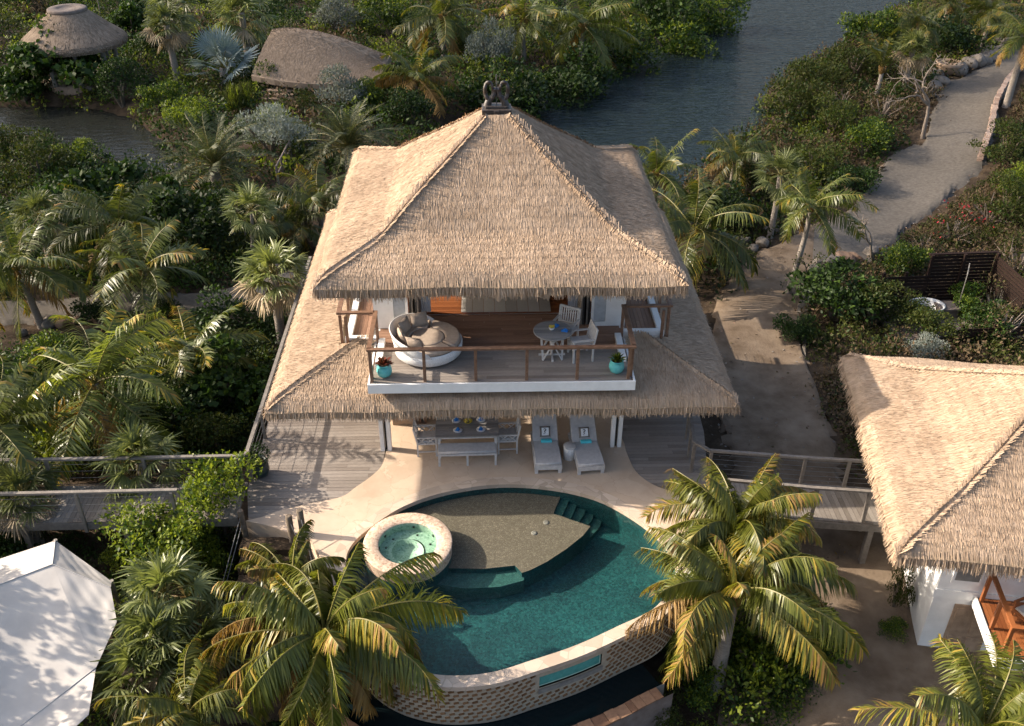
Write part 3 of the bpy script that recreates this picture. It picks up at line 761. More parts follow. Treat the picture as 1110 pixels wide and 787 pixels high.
# ------------------------------------------------------------------ swimming pool
pool = empty('swimming_pool', (0, 0, 0), 0, 'oval teal swimming pool with pebble shelf and brick lattice front', 'pool')
m = MB(); m.slab([tuple(p) for p in OUT], -.09, .028, holes=[[tuple(p) for p in EDGE]], bottom=True); m.build('coping', MT['coping'], pool)
inner = offset_loop(EDGE, .02); n = len(inner)
DEEP = -.80
m = MB(); m.add([(p[0], p[1], DEEP) for p in inner]+[(p[0], p[1], -.08) for p in inner], [(n+i, n+(i+1) % n, (i+1) % n, i) for i in range(n)])
m.slab([tuple(p) for p in inner], DEEP, DEEP); m.build('basin', MT['pooltile'], pool)
WL = -.10
def outline_span(q0, q1):
    a, b = near_i(EDGE, q0), near_i(EDGE, q1)
    r = [tuple(EDGE[i]) for i in range(a, b+1)] if a <= b else [tuple(EDGE[i]) for i in range(b, a+1)][::-1]
    return r
zs = -.27
span = outline_span(U(608, 532, 0), U(398, 576, 0))
front = [p[:2] for p in UL([(488,616),(524,616.6),(558,613),(565.6,621),(574.6,618),(592.6,609),(614,595),(632,580.5),(640,570.5),(636,569),(627,566),(618,563),(609,559.5),(600,557)], zs)]
c0 = [p[:2] for p in UL([(602,551),(606,543),(608,535)], zs)]
SHELF = [tuple(p) for p in span]+[tuple(U(430, 605, zs)[:2])]+[tuple(p) for p in front]+[tuple(p) for p in c0]
m = MB(); m.slab(SHELF, DEEP-.02, zs, side_mi=1); m.build('sun_shelf', [MT['shelf'], MT['pooltile']], pool)
# long underwater bench
zb = -.42
BEN = [p[:2] for p in UL([(440,612),(488,619),(524,619),(558,616),(568,622),(568,629),(542,636),(506,638),(470,633),(445,628)], zb)]
m = MB(); m.slab([tuple(p) for p in BEN], DEEP-.01, zb); m.build('bench', MT['poolstep'], pool)
# curved entry steps
curves = [[(607.7,534),(605,545),(600,557)],[(618,539),(614,549),(609,559.6)],[(627,543.5),(623,553),(618,563.6)],[(636,549),(633,558),(627,566.5)],[(644,555),(642,563),(636.6,570.5)],[(653,562),(650,571),(641,581)]]
for k in range(5):
    z = zs-.02-.085*(k+.6); zc = z
    a = [U(u, v, zc)[:2] for u, v in curves[k]]; b = [U(u, v, zc)[:2] for u, v in curves[k+1]]
    # every tread runs back to the pool wall and forward under the shelf edge
    ext = lambda c: [tuple(c[0]+(c[0]-c[1])*1.1), *[tuple(p) for p in c], tuple(c[2]+(c[2]-c[1])*.5)]
    A, B = ext(a), ext(b)
    m = MB(); m.slab(A[::-1]+B if True else A, DEEP-.015, z-.003*k); m.build('step', MT['poolstep'], pool)
m = MB()
for (u, v) in ((579, 578), (592, 566.5)):
    c = U(u, v, zs); m.lathe([(.075, 0), (.075, .012), (.045, .016)], (c[0], c[1], zs), 16); m.disc((c[0], c[1], zs+.012), .04, 12)
m.build('drain_cover', MT['stonegrey'], pool)
# front wall : mortar face with rows of brick ends, an opaque teal window panel, a dark trough below
fi0, fi1 = near_i(OUT, U(380, 665, 0)), near_i(OUT, U(741, 620, 0))
cnt = (fi1-fi0) % len(OUT); FW = [np.array(OUT[(fi0+i) % len(OUT)]) for i in range(cnt+1)]
FWi = [np.array(p) for p in offset_loop(OUT, -.05)]; FWi = [FWi[(fi0+i) % len(OUT)] for i in range(cnt+1)]
ZB = -1.25
FR = resample(np.array(FWi), 140); L_tot = np.sum(np.linalg.norm(np.diff(FR, axis=0), axis=1)); dl = L_tot/139
cum = np.linspace(0, L_tot, 140)
def at_len(s): return np.array([np.interp(s, cum, FR[:, 0]), np.interp(s, cum, FR[:, 1])])
def wall_s(u, v, z):
    p = U(u, v, z); return cum[int(np.argmin(np.hypot(FR[:, 0]-p[0], FR[:, 1]-p[1])))]
s0, s1 = wall_s(580, 728, -.4), wall_s(652, 714, -.4); wz0, wz1 = -.62, -.27
m = MB()
def wstrip(mb, sa, sb, za, zb_, off=0.0, mi=0, n=40):
    vs = []
    for i in range(n+1):
        s = sa+(sb-sa)*i/n; p = at_len(s); t = at_len(min(s+.05, L_tot))-at_len(max(s-.05, 0)); t = t/np.linalg.norm(t); o = np.array([t[1], -t[0]])*off
        vs += [(p[0]+o[0], p[1]+o[1], za), (p[0]+o[0], p[1]+o[1], zb_)]
    mb.add(vs, [(2*i, 2*i+2, 2*i+3, 2*i+1) for i in range(n)], mi)
wstrip(m, 0, s0, ZB, -.09); wstrip(m, s1, L_tot, ZB, -.09); wstrip(m, s0, s1, ZB, wz0, n=12); wstrip(m, s0, s1, wz1, -.09, n=12)
fw = m.build('front_wall', MT['lattice_bg'], pool)
r = random.Random(5); m = MB(); rows = 9
for k in range(rows):
    z = -.175-k*.118; s = (.0975 if k % 2 else 0)+.1
    while s < L_tot-.1:
        if not (s0-.12 < s < s1+.12 and wz0-.16 < z < wz1+.1):
            p = at_len(s); t = at_len(s+.05)-at_len(s-.05); a = math.atan2(t[1], t[0])
            m.box((p[0], p[1], z+r.uniform(-.006, .006)), (.115+r.uniform(-.015, .015), .05, .042), rot=Matrix.Rotation(a, 3, 'Z') @ Matrix.Rotation(R(-16), 3, 'Y'))
        s += .195
m.build('brick_pattern', MT['lattice_brick'], fw)
m = MB(); wstrip(m, s0, s1, wz0, wz1, -.06, n=10); wn = m.build('window_panel', MT['poolpane'], pool)
m = MB(); wstrip(m, s0-.03, s1+.03, wz0-.16, wz0-.02, .028, n=10)
m.build('window_sill', MT['stonegrey'], wn)
m = MB(); wstrip(m, s0, s1, wz0, wz0+.03, -.045, n=10); wstrip(m, s1-.03, s1, wz0, wz1, -.045, n=2); m.build('window_edge', MT['lit_acrylic_edge'], wn)
# the panel is opaque; its colour stands for the lit water behind
# trough and outer wall
def off_curve(d):
    out = []
    for i in range(140):
        t = FR[min(i+1, 139)]-FR[max(i-1, 0)]; t = t/np.linalg.norm(t); out.append(FR[i]+d*np.array([t[1], -t[0]]))
    return out
o1, o2, o3, o4 = off_curve(-.02), off_curve(.82), off_curve(1.12), off_curve(1.16)
def ring(mb, A, B, za, zb_, mi=0):
    A, B = A[15:112], B[15:112]; n = len(A); mb.add([(p[0], p[1], za) for p in A]+[(p[0], p[1], zb_) for p in B], [(n+i, n+i+1, i+1, i) for i in range(n-1)], mi)
m = MB(); ring(m, o1, o2, -1.5, -1.5); ring(m, o2, o2, -1.5, -1.05); m.build('trough', MT['stonegrey'], pool)
m = MB(); ring(m, o3, o3, -1.06, -2.7); m.build('outer_wall', MT['concrete'], pool)
m = MB(); r = random.Random(8)
i = 15
while i < 108:
    k = r.choice((2, 3, 3, 4)); j = min(111, i+k)
    z = -1.03+r.uniform(-.02, .02)
    P = [o2[i], o2[j], o3[j], o3[i]]; P = [p+(np.mean(P, 0)-p)*.04 for p in P]
    m.add([(p[0], p[1], z-.08) for p in P]+[(p[0], p[1], z) for p in P], [(7,6,5,4),(0,1,5,4),(1,2,6,5),(2,3,7,6),(3,0,4,7)]); i = j
m.build('edge_stones', MT['rustbrick'], pool)
SPC = U(442, 588, .25)
m = MB(); m.slab([tuple(p) for p in inner], WL, WL, holes=[[(SPC[0]+.9*math.cos(k*.131), SPC[1]+.9*math.sin(k*.131)) for k in range(48)]]); tag(m.build('pool_water', MT['poolwater']), kind='structure')
m = MB(); ring(m, o1, off_curve(.80), -1.28, -1.28); tag(m.build('trough_water', MT['troughwater']), kind='structure')

# ------------------------------------------------------------------ hot tub
sc = U(442, 588, .22); spa = empty('hot_tub', (sc[0], sc[1], 0), 0, 'raised round hot tub with beige mosaic rim and green tiles', 'hot tub')
m = MB(); m.lathe([(1.05, -.09), (1.055, .16), (1.07, .205), (1.05, .22), (.72, .22), (.70, .20)], n=64); m.build('rim', MT['sparim'], spa)
m = MB(); m.lathe([(1.03, -1.0), (1.045, -.085)], n=64); m.build('underwater_wall', MT['pooltile'], spa)
m = MB(); m.lathe([(.705, .202), (.70, -.03)], n=64); m.lathe([(.71, -.03), (.40, -.05)], n=64); 
P = []; m.build('tub', MT['spatile'], spa)
m = MB(); m.lathe([(.46, -.02), (.45, -.022), (.43, -.21), (.0, -.22)], (-.08, -.08, 0), n=48); m.build('foot_well', MT['spatile'], spa)
m = MB()
for a in (20, 70, 135, 170, 215, 250):
    m.lathe([(.03, 0), (.028, .012), (.012, .014)], (.55*math.cos(R(a)), .55*math.sin(R(a)), -.035), 10)
    m.box((.685*math.cos(R(a+12)), .685*math.sin(R(a+12)), .08), (.02, .05, .05), rz=R(a+12))
m.build('jets', MT['black'], spa)
m = MB(); m.disc((sc[0], sc[1], .125), .70, 64); tag(m.build('hot_tub_water', MT['spawater']), kind='structure')
# ------------------------------------------------------------------ balcony furniture
def squircle_pad(mb, poly, z0, z1, bev=.04, mi=0):
    """soft cushion from an outline: inset top edge"""
    P = [np.array(p) for p in poly]; ins = offset_loop(P, -bev); n = len(P)
    lay = [(ins, z0), (P, z0+bev*.8), (P, z1-bev), (offset_loop(P, -bev*.35), z1-bev*.3), (offset_loop(P, -bev*1.1), z1)]
    vs = [(p[0], p[1], z) for l, z in lay for p in l]
    ar = sum(P[i][0]*P[(i+1) % n][1]-P[(i+1) % n][0]*P[i][1] for i in range(n))
    fs = [(k*n+i, k*n+(i+1) % n, (k+1)*n+(i+1) % n, (k+1)*n+i) if ar > 0 else (k*n+i, (k+1)*n+i, (k+1)*n+(i+1) % n, k*n+(i+1) % n) for k in range(len(lay)-1) for i in range(n)]
    mb.add(vs, fs, mi, True); top = [Vector((vs[4*n+i][0], vs[4*n+i][1], 0)) for i in range(n)]
    tri = [t if (top[t[1]]-top[t[0]]).cross(top[t[2]]-top[t[0]]).z > 0 else t[::-1] for t in tessellate_polygon([top])]
    mb.add([vs[4*n+i] for i in range(n)], [tuple(t) for t in tri], mi, False)
def pillow(mb, c, w, h, t, rot, mi=0, n=8):
    vs = []
    for sgn in (1, -1):
        for i in range(n+1):
            for j in range(n+1):
                a, b = i/n*2-1, j/n*2-1
                q = 1-.10*(1-abs(a)**2)*0
                e = (max(0, 1-a*a)*max(0, 1-b*b))**.42
                px = a*(1-.07*(1-b*b))*w/2; py = b*(1-.07*(1-a*a))*h/2
                vs.append(Vector(c)+rot @ Vector((px, py, sgn*e*t/2)))
    k = (n+1)*(n+1)
    fs = [(i*(n+1)+j, (i+1)*(n+1)+j, (i+1)*(n+1)+j+1, i*(n+1)+j+1) for i in range(n) for j in range(n)]
    mb.add(vs, fs+[tuple(k+i for i in reversed(f)) for f in fs], mi, True)

ZD = 3.106
DB = empty('round_daybed', (-1.86, -3.52, ZD), R(28), 'round white wicker daybed with taupe cushions on the upper balcony', 'daybed')
ring_ = lambda r, n=48, a0=0, a1=2*math.pi: [(r*math.cos(a0+(a1-a0)*i/n), r*math.sin(a0+(a1-a0)*i/n)) for i in range(n)]
m = MB(); m.lathe([(.80, .05), (.86, .10), (.88, .34), (.84, .36)], n=64); m.lathe([(.70, 0), (.70, .05)], n=32); m.build('base', MT['wicker'], DB)
m = MB(); vs = []; n = 44   # curved back shell, highest in the middle
for i in range(n+1):
    a = R(50)+R(200)*i/n; f = math.sin(math.pi*i/n)**.55
    h = .36+.43*f; lean = .07*f
    for rr, z in ((.87, .30), (.90+lean, h-.02), (.885+lean, h), (.86+lean, h-.02), (.82, .30)): vs.append((rr*math.cos(a), rr*math.sin(a), z))
m.add(vs, [(5*i+k, 5*(i+1)+k, 5*(i+1)+k+1, 5*i+k+1) for i in range(n) for k in range(4)], 0, True); m.build('back_shell', MT['wicker'], DB)
m = MB(); a0, a1 = -62, 58
outer = ring_(.83, 40, R(a0), R(a1)); inn = ring_(.44, 30, R(a1), R(a0))
squircle_pad(m, outer+inn, .34, .48, .04); m.build('seat_cushion', MT['linen'], DB)
m = MB(); outer = ring_(.83, 60, R(60), R(360-64)); inn = ring_(.445, 40, R(360-64), R(60)); squircle_pad(m, outer+inn, .34, .475, .04)
squircle_pad(m, ring_(.43, 40), .34, .47, .035); m.build('seat_cushion', MT['linen'], DB)
for a in (84, 126, 170, 214):
    m = MB(); d = Vector((math.cos(R(a)), math.sin(R(a)), 0)); c = d*.66+Vector((0, 0, .62))
    yv = (Vector((0, 0, 1))+d*.35).normalized(); xv = Vector((-d.y, d.x, 0)); zv = xv.cross(yv)
    pillow(m, c, .46, .38, .18, Matrix((xv, yv, zv)).transposed()); m.build('back_cushion', MT['linen'], DB)

TB = empty('round_table', (1.30, -3.74, ZD), 0, 'round grey slatted table on crossed legs on the balcony', 'table')
m = MB()
poly = ring_(.47, 40)
tb = boards(poly, .085, .74, .03, 'x', 3, gap=.006, lmin=9, lmax=9); o = tb.build('tabletop', MT['tablegrey'], TB)
m = MB(); m.lathe([(.44, .69), (.48, .70), (.485, .735), (.465, .738), (.462, .70)], n=48); m.build('rim', MT['tablegrey'], TB)
for k in range(4):
    m = MB(); a = R(45+90*k); b = a+R(62)
    m.bar((.34*math.cos(a), .34*math.sin(a), .0), (.30*math.cos(b), .30*math.sin(b), .69), .05, .035)
    m.bar((.34*math.cos(a), .34*math.sin(a), .0), (.30*math.cos(2*a-b), .30*math.sin(2*a-b), .69), .05, .035)
    m.build('crossed_leg', MT['palewood'], TB)
m = MB(); m.tube([(0, 0, 0.02), (0, 0, .69)], .035, 8); m.bar((-.34, 0, .02), (.34, 0, .02), .05, .04); m.bar((0, -.34, .02), (0, .34, .02), .05, .04); m.build('pedestal', MT['palewood'], TB)
def small_thing(name, label, cat, loc, group=None): return empty(name, loc, 0, label, cat, group)
zt = ZD+.745
def napkin(loc, rz, label):
    m = MB(); 
    for k in range(3): m.box((0, 0, .008+.012*k), (.17-.02*k, .11-.01*k, .011), rz=.12*k, bev=.003)
    m.tube([(-.03, -.05, .03), (0, 0, .06), (.05, .04, .03)], [.02, .026, .015], 7)
    o = m.build('napkin', MT['blue'], None, loc, rz); tag(o, label, 'napkin', 'blue napkins on the balcony table'); return o
napkin((1.40, -3.56, zt), .9, 'bright blue folded napkin behind the flower bowl on round table')
napkin((1.60, -3.80, zt), -.3, 'bright blue folded napkin nearest the side armchair on round table')
b = small_thing('flower_bowl', 'small bowl of cream and yellow flowers on the round balcony table', 'bowl', (1.28, -3.72, zt))
m = MB(); m.lathe([(.04, 0), (.07, .03), (.08, .07), (.07, .065)], n=18); m.build('bowl', MT['plate'], b)
m = MB(); r = random.Random(2)
for k in range(14): m.lathe([(.0, -.02), (.028, 0), (.0, .022)], (r.uniform(-.055, .055), r.uniform(-.055, .055), .085+r.uniform(-.01, .02)), 7)
m.build('flowers', MT['yellow'], b)

def armchair(loc, rz, label, lattice=False, group=None, name='armchair', mats=('palewood', 'greycush')):
    t = empty(name, loc, rz, label, 'armchair', group); W = MT[mats[0]]
    # faces -y
    for sx in (-1, 1):
        m = MB(); m.box((sx*.27, -.25, .31), (.045, .045, .62)); m.build('leg', W, t)
        m = MB(); m.bar((sx*.27, .25, 0), (sx*.27, .25, .45), .045); m.bar((sx*.27, .25, .45), (sx*.27, .34, .92), .045); m.build('leg', W, t)
        m = MB(); m.box((sx*.275, -.0, .635), (.06, .6, .03)); m.build('arm', W, t)
        if lattice:
            m = MB()
            for k in range(2): m.bar((sx*.27, -.22+.24*k, .42), (sx*.27, .0+.24*k, .62), .022); m.bar((sx*.27, .0+.24*k, .42), (sx*.27, -.22+.24*k, .62), .022)
            m.bar((sx*.27, -.24, .15), (sx*.27, .24, .15), .03); m.build('arm_lattice', W, t)
    m = MB(); m.box((0, 0, .40), (.52, .54, .05)); m.box((0, -.26, .37), (.50, .02, .07)); m.build('seat_frame', W, t)
    m = MB(); squircle_pad(m, [(-.24,-.26),(.24,-.26),(.24,.24),(-.24,.24)], .42, .485, .025); m.build('seat_cushion', MT[mats[1]], t)
    m = MB(); m.bar((-.27, .335, .90), (.27, .335, .90), .035, .06); m.bar((-.27, .26, .50), (.27, .26, .50), .03, .05)
    if lattice:
        for k in range(2):
            x0 = -.25+.25*k; m.bar((x0, .27, .53), (x0+.25, .33, .87), .024); m.bar((x0+.25, .27, .53), (x0, .33, .87), .024)
    else:
        for k in range(8): x = -.22+.063*k; m.bar((x, .262, .5), (x, .335, .9), .034, .018)
    m.build('backrest', W, t); return t
armchair((1.66, -3.16, ZD), R(-28), 'whitewashed slat armchair facing forward behind the round balcony table')
armchair((2.02, -3.84, ZD), R(-80), 'whitewashed slat armchair turned sideways beside the round balcony table')

def glazed_pot(loc, s, label, kind, mat='turq'):
    t = empty('plant_pot', loc, 0, label, 'plant pot')
    m = MB(); m.lathe([(.10*s, 0), (.17*s, .05*s), (.205*s, .16*s), (.19*s, .27*s), (.15*s, .33*s), (.175*s, .37*s), (.16*s, .375*s), (.13*s, .33*s)], n=28); m.build('pot', MT[mat], t)
    m = MB(); m.disc((0, 0, .32*s), .14*s, 20); m.build('earth', MT['soil'], t)
    r = np.random.default_rng(int(s*100)+len(kind)); N = 60 if kind != 'ball' else 700
    if kind == 'ball':
        q = r.normal(size=(N, 3)); q /= np.linalg.norm(q, axis=1)[:, None]; c = q*.27*s*r.uniform(.8, 1, N)[:, None]+[0, 0, .5*s]
        u = r.normal(size=(N, 3)); u /= np.linalg.norm(u, axis=1)[:, None]; w = np.cross(u, q); V = np.stack([c-u*.03, c+w*.02, c+u*.03, c-w*.02], 1)
        me = quad_mesh('foliage', [(V, 0)], [MT['lf_dark']])
    else:
        a = r.random(N)*6.28; el = r.uniform(.5, 1.45, N); L = r.uniform(.16, .32, N)*s
        d = np.stack([np.cos(a)*np.cos(el), np.sin(a)*np.cos(el), np.sin(el)], 1); sd = np.stack([-np.sin(a), np.cos(a), 0*a], 1)
        c = np.array([0, 0, .32*s])+d*.02; V = np.zeros((N, 6, 3)); w = .028*s
        if kind == 'red': w = .05*s
        mid = c+d*(L*.55)[:, None]; tip = mid+(d+[0, 0, -.5])*(L*.45)[:, None]
        V[:, 0], V[:, 1] = c-sd*w*.4, c+sd*w*.4; V[:, 2], V[:, 3] = mid-sd*w, mid+sd*w; V[:, 4], V[:, 5] = tip-sd*w*.15, tip+sd*w*.15
        me = quad_mesh('plant', [(V, (r.random(N) < .35).astype(int))], [MT['lf_rust'] if kind == 'red' else MT['lf_bright'], MT['lf_dry'] if kind == 'red' else MT['lf_green']])
    link('foliage', me, t); return t
glazed_pot((-2.90, -4.60, ZD), .95, 'turquoise glazed pot with red leaved plant at the balcony rail', 'red')
glazed_pot((2.86, -4.56, ZD), .95, 'turquoise glazed pot with green agave plant at the balcony rail', 'green')
pp = glazed_pot((-6.40, -4.60, .004), 1.35, 'dark green pot with clipped ball plant on the grey timber deck', 'ball', 'darkpot')

# ------------------------------------------------------------------ terrace furniture
z0 = .017
DT = empty('dining_table', (-.92, -3.60, z0), R(1), 'long grey slatted dining table under the lower thatch', 'table')
tb = boards([(-.85,-.46),(.85,-.46),(.85,.46),(-.85,.46)], .115, .75, .035, 'x', 9, gap=.006, lmin=9, lmax=9); tb.build('tabletop', MT['tablegrey'], DT)
m = MB(); m.box((0, -.40, .68), (1.6, .03, .07)); m.box((0, .40, .68), (1.6, .03, .07)); m.build('apron', MT['palewood'], DT)
for sx in (-1, 1):
    for sy in (-1, 1): m = MB(); m.box((sx*.76, sy*.38, .357), (.07, .07, .715)); m.build('leg', MT['palewood'], DT)
BN = empty('bench', (-.92, -4.16, z0), R(1), 'white cushioned bench pulled up in front of the dining table', 'bench')
m = MB(); m.box((0, 0, .37), (1.58, .44, .05)); m.build('seat', MT['palewood'], BN)
m = MB(); squircle_pad(m, [(-.77,-.21),(.77,-.21),(.77,.21),(-.77,.21)], .395, .475, .03); m.build('seat_cushion', MT['greycush'], BN)
for x in (-.75, 0, .75):
    for y in (-.19, .19): m = MB(); m.box((x, y, .172), (.055, .05, .345)); m.build('leg', MT['palewood'], BN)
armchair((-2.02, -3.66, z0), R(92), 'white lattice armchair at the table end beside the double columns', True)
armchair((.16, -3.60, z0), R(-88), 'white lattice armchair at the table end facing the sun loungers', True)
zt = z0+.755
def place_setting(x, y, label, k):
    t = empty('place_setting', (x, y, zt), .3*k, label, 'plate', 'place settings on the dining table')
    m = MB(); m.lathe([(.0, .004), (.07, .005), (.125, .018), (.12, .012), (.06, .0)], n=24); m.build('plate', MT['plate'], t)
    m = MB(); m.box((0, 0, .03), (.12, .10, .02), rz=.5, bev=.006); m.tube([(-.05, -.02, .05), (0, 0, .075), (.05, .03, .05)], [.02, .035, .02], 7); m.build('napkin', MT['blue'], t)
place_setting(-1.22, -3.36, 'white plate with blue napkin, back row beside the lattice chair with columns behind', 0)
place_setting(-.55, -3.34, 'white plate with blue napkin, back row of the table toward the sun loungers', 1)
place_setting(-1.17, -3.80, 'white plate with blue napkin, bench side of the table toward the columns', 2)
place_setting(-.55, -3.78, 'white plate with blue napkin, bench side of the table toward the sun loungers', 3)
b = small_thing('fruit_bowl', 'shallow yellow fruit bowl in the middle of the dining table', 'bowl', (-.9, -3.44, zt))
m = MB(); m.lathe([(.05, 0), (.10, .03), (.125, .06), (.11, .055), (.05, .02)], n=20); m.build('bowl', MT['yellow'], b)
m = MB()
for k in range(6): m.lathe([(0, -.035), (.03, -.015), (.032, .01), (0, .035)], (.06*math.cos(k), .06*math.sin(k*1.7), .07), 8)
m.build('fruit', MT['yellow'], b)

def lounger(loc, rz, label, k):
    t = empty('sun_lounger', loc, rz, label, 'sun lounger', 'sun loungers on the terrace')
    W = MT['palewood']
    m = MB()
    for sx in (-1, 1): m.box((sx*.335, 0, .20), (.06, 1.5, .11))
    m.box((0, -.77, .20), (.73, .06, .13)); m.box((0, .72, .20), (.61, .06, .11))
    for q in range(10): m.box((0, -.66+.135*q, .235), (.60, .10, .02))
    m.build('frame', W, t)
    for sx in (-1, 1):
        for y in (-.74, .55): m = MB(); m.box((sx*.31, y, .072), (.09, .09, .144)); m.build('leg', W, t)
    m = MB(); squircle_pad(m, [(-.35,-.79),(.35,-.79),(.35,.20),(-.35,.20)], .245, .355, .03); m.build('seat_cushion', MT['greycush'], t)
    th = R(38); back = MB(); q = Matrix.Rotation(th, 3, 'X')
    tmp = MB(); squircle_pad(tmp, [(-.345,0),(.345,0),(.345,.80),(-.345,.80)], 0, .10, .03)
    back.add([Vector((0, .22, .26))+q @ Vector(p) for p in tmp.v], tmp.f, 0, True); back.build('back_cushion', MT['greycush'], t)
    m = MB(); m.bar((-.30, .22, .235), Vector((-.30, .22, .235))+q @ Vector((0, .86, 0)), .05, .03); m.bar((.30, .22, .235), Vector((.30, .22, .235))+q @ Vector((0, .86, 0)), .05, .03)
    e = Vector((0, .22, .225))+q @ Vector((0, .86, 0)); m.bar((-.36, e.y, e.z), (.36, e.y, e.z), .05, .05)
    m.bar((-.30, .70, .60), (-.30, .70, .2), .03); m.bar((.30, .70, .60), (.30, .70, .2), .03); m.build('back_frame', W, t)
    return t
for (x, y, rz, l1, l2, l3) in (
    (1.20, -3.96, R(1.5), 'grey cushioned sun lounger beside the dining table end', 'small grey seahorse pillow on the sun lounger closest to the dining table', 'rolled turquoise towel on the sun lounger closest to the dining table'),
    (2.28, -4.02, R(5), 'grey cushioned sun lounger beside the double white columns by the dark deck', 'small grey seahorse pillow on the sun lounger by the double white columns', 'rolled turquoise towel on the sun lounger by the double white columns')):
    lounger((x, y, z0), rz, l1, 0)
    Rz = Matrix.Rotation(rz, 3, 'Z'); B = Vector((x, y, z0))
    q = Matrix.Rotation(R(52), 3, 'X')
    p = empty('pillow', B+Rz @ Vector((.0, .34, .54)), rz, l2, 'pillow', 'seahorse pillows on the loungers')
    m = MB(); pillow(m, (0, 0, 0), .29, .29, .11, q); m.build('pillow_cover', MT['greywood'], p)
    m = MB(); m.box(q @ Vector((0, 0, .053)), (.19, .21, .012), rot=q); m.build('printed_panel', MT['plate'], p)
    m = MB()   # seahorse figure : curled tail, belly, bent head
    sh = [(-.03,-.075),(-.045,-.06),(-.03,-.045),(-.01,-.05),(.0,-.03),(-.02,0),(.0,.03),(.02,.045),(.01,.07),(-.02,.075),(-.045,.06)]
    m.tube([q @ Vector((a*1.1, b, .062)) for a, b in sh], [.005,.005,.006,.006,.009,.014,.016,.012,.012,.011,.005], 6); m.build('seahorse_print', MT['black'], p)
    tw = MB(); tw.box((0, 0, .035), (.30, .12, .055), bev=.02); tw.box((0, -.01, .07), (.29, .10, .03), bev=.012)
    tag(tw.build('towel', MT['towel'], None, B+Rz @ Vector((.02, .13, .352)), rz), l3, 'towel', 'turquoise towels on the loungers')
st = empty('drum_stool', (1.83, -4.10, z0), 0, 'small white woven drum stool between the two sun loungers', 'stool')
m = MB(); m.lathe([(.145, 0), (.155, .02), (.16, .2), (.155, .38), (.15, .40)], n=28); m.build('body', MT['wicker'], st)
m = MB(); m.lathe([(.158, .395), (.17, .40), (.17, .425), (.155, .435), (.0, .438)], n=28); m.build('top', MT['palewood'], st)
# ------------------------------------------------------------------ boardwalks and their railings
def boardwalk(name, label, pts, rails, group=None):
    """pts: plan polygon; boards run across the walk"""
    t = empty('boardwalk', (0, 0, 0), 0, label, 'boardwalk')
    boards(pts, .12, 0.0, .035, 'y', 21).build('boards', MT['greydeck_y'], t)
    m = MB()
    for (a, b) in rails: m.bar((a[0], a[1], -.14), (b[0], b[1], -.14), .07, .2)
    m.build('edge_beam', MT['greywood'], t); return t
bwl = boardwalk('boardwalk', 'grey timber boardwalk leading through dark bushes to the left deck', [(-6.65,-6.28),(-6.65,-4.88),(-22,-5.0),(-22,-6.40)], [((-22,-6.38),(-6.65,-6.26)),((-22,-5.02),(-6.65,-4.9))])
for x in (-9.5, -12, -15, -18):
    for y in (-6.2, -5.1): m = MB(); m.box((x, y, -1.2), (.14, .14, 2.1)); m.build('pile', MT['greywood'], bwl)
bwr = boardwalk('boardwalk', 'short grey boardwalk bridging the sandy track to the smaller bungalow', [(5.2,-4.95),(5.0,-6.2),(7.96,-6.72),(10.6,-7.05),(10.6,-5.68),(9.84,-5.55)], [((5.0,-6.2),(7.96,-6.72)),((7.96,-6.72),(10.6,-7.05)),((5.2,-4.95),(10.6,-5.66))])
for x, y in ((7.2, -6.5), (7.3, -5.35), (9.2, -6.8), (9.3, -5.6)): m = MB(); m.box((x, y, -1.1), (.14, .14, 1.9)); m.build('pile', MT['greywood'], bwr)
GW = MT['greywood']
def rail_thing(label, pts, posts, wires=4, h=.97):
    o = railing('timber_railing', None, pts, posts, h, GW, .08, .095, wires=wires, hang=.3)
    for c in o.children:
        if c.name.startswith('post'): pass
    tag(o, label, 'railing'); return o
rail_thing('grey timber railing along the far edge of the boardwalk among bushes', [(-22,-5.08,0),(-6.62,-5.0,0)], [(x,-5.04,0) for x in (-20.9,-18.6,-16.3,-14.0,-11.6,-9.15,-6.75)])
rail_thing('grey timber railing along the near edge of the boardwalk behind the white sail', [(-22,-6.42,0),(-8.0,-6.30,0)], [(x,-6.34,0) for x in (-20.2,-17.8,-15.4,-13.0,-10.4,-8.1)])
rail_thing('long grey railing on the deck edge running back beside the lower thatch', [(-6.56,-4.95,0),(-6.56,6.2,0)], [(-6.56,y,0) for y in (-4.9,-3.0,-1.1,.8,2.7,4.6,6.1)])
rail_thing('grey railing round the dark deck and along the far side of the bridge', [(5.62,3.5,0),(5.15,-3.4,0),(5.02,-4.7,0),(5.35,-5.08,0),(7.85,-5.45,0),(10.4,-5.75,0)], [(5.6,2.9,0),(5.45,.9,0),(5.32,-1.2,0),(5.17,-3.3,0),(5.08,-4.1,0),(5.03,-4.75,0),(5.4,-5.1,0),(7.75,-5.44,0),(8.85,-5.57,0),(10.2,-5.73,0)], 6)
rail_thing('grey railing along the near side of the bridge behind the palm', [(5.5,-6.25,0),(7.68,-6.62,0),(10.4,-6.98,0)], [(5.6,-6.27,0),(7.7,-6.62,0),(8.95,-6.79,0),(10.3,-6.96,0)], 0)

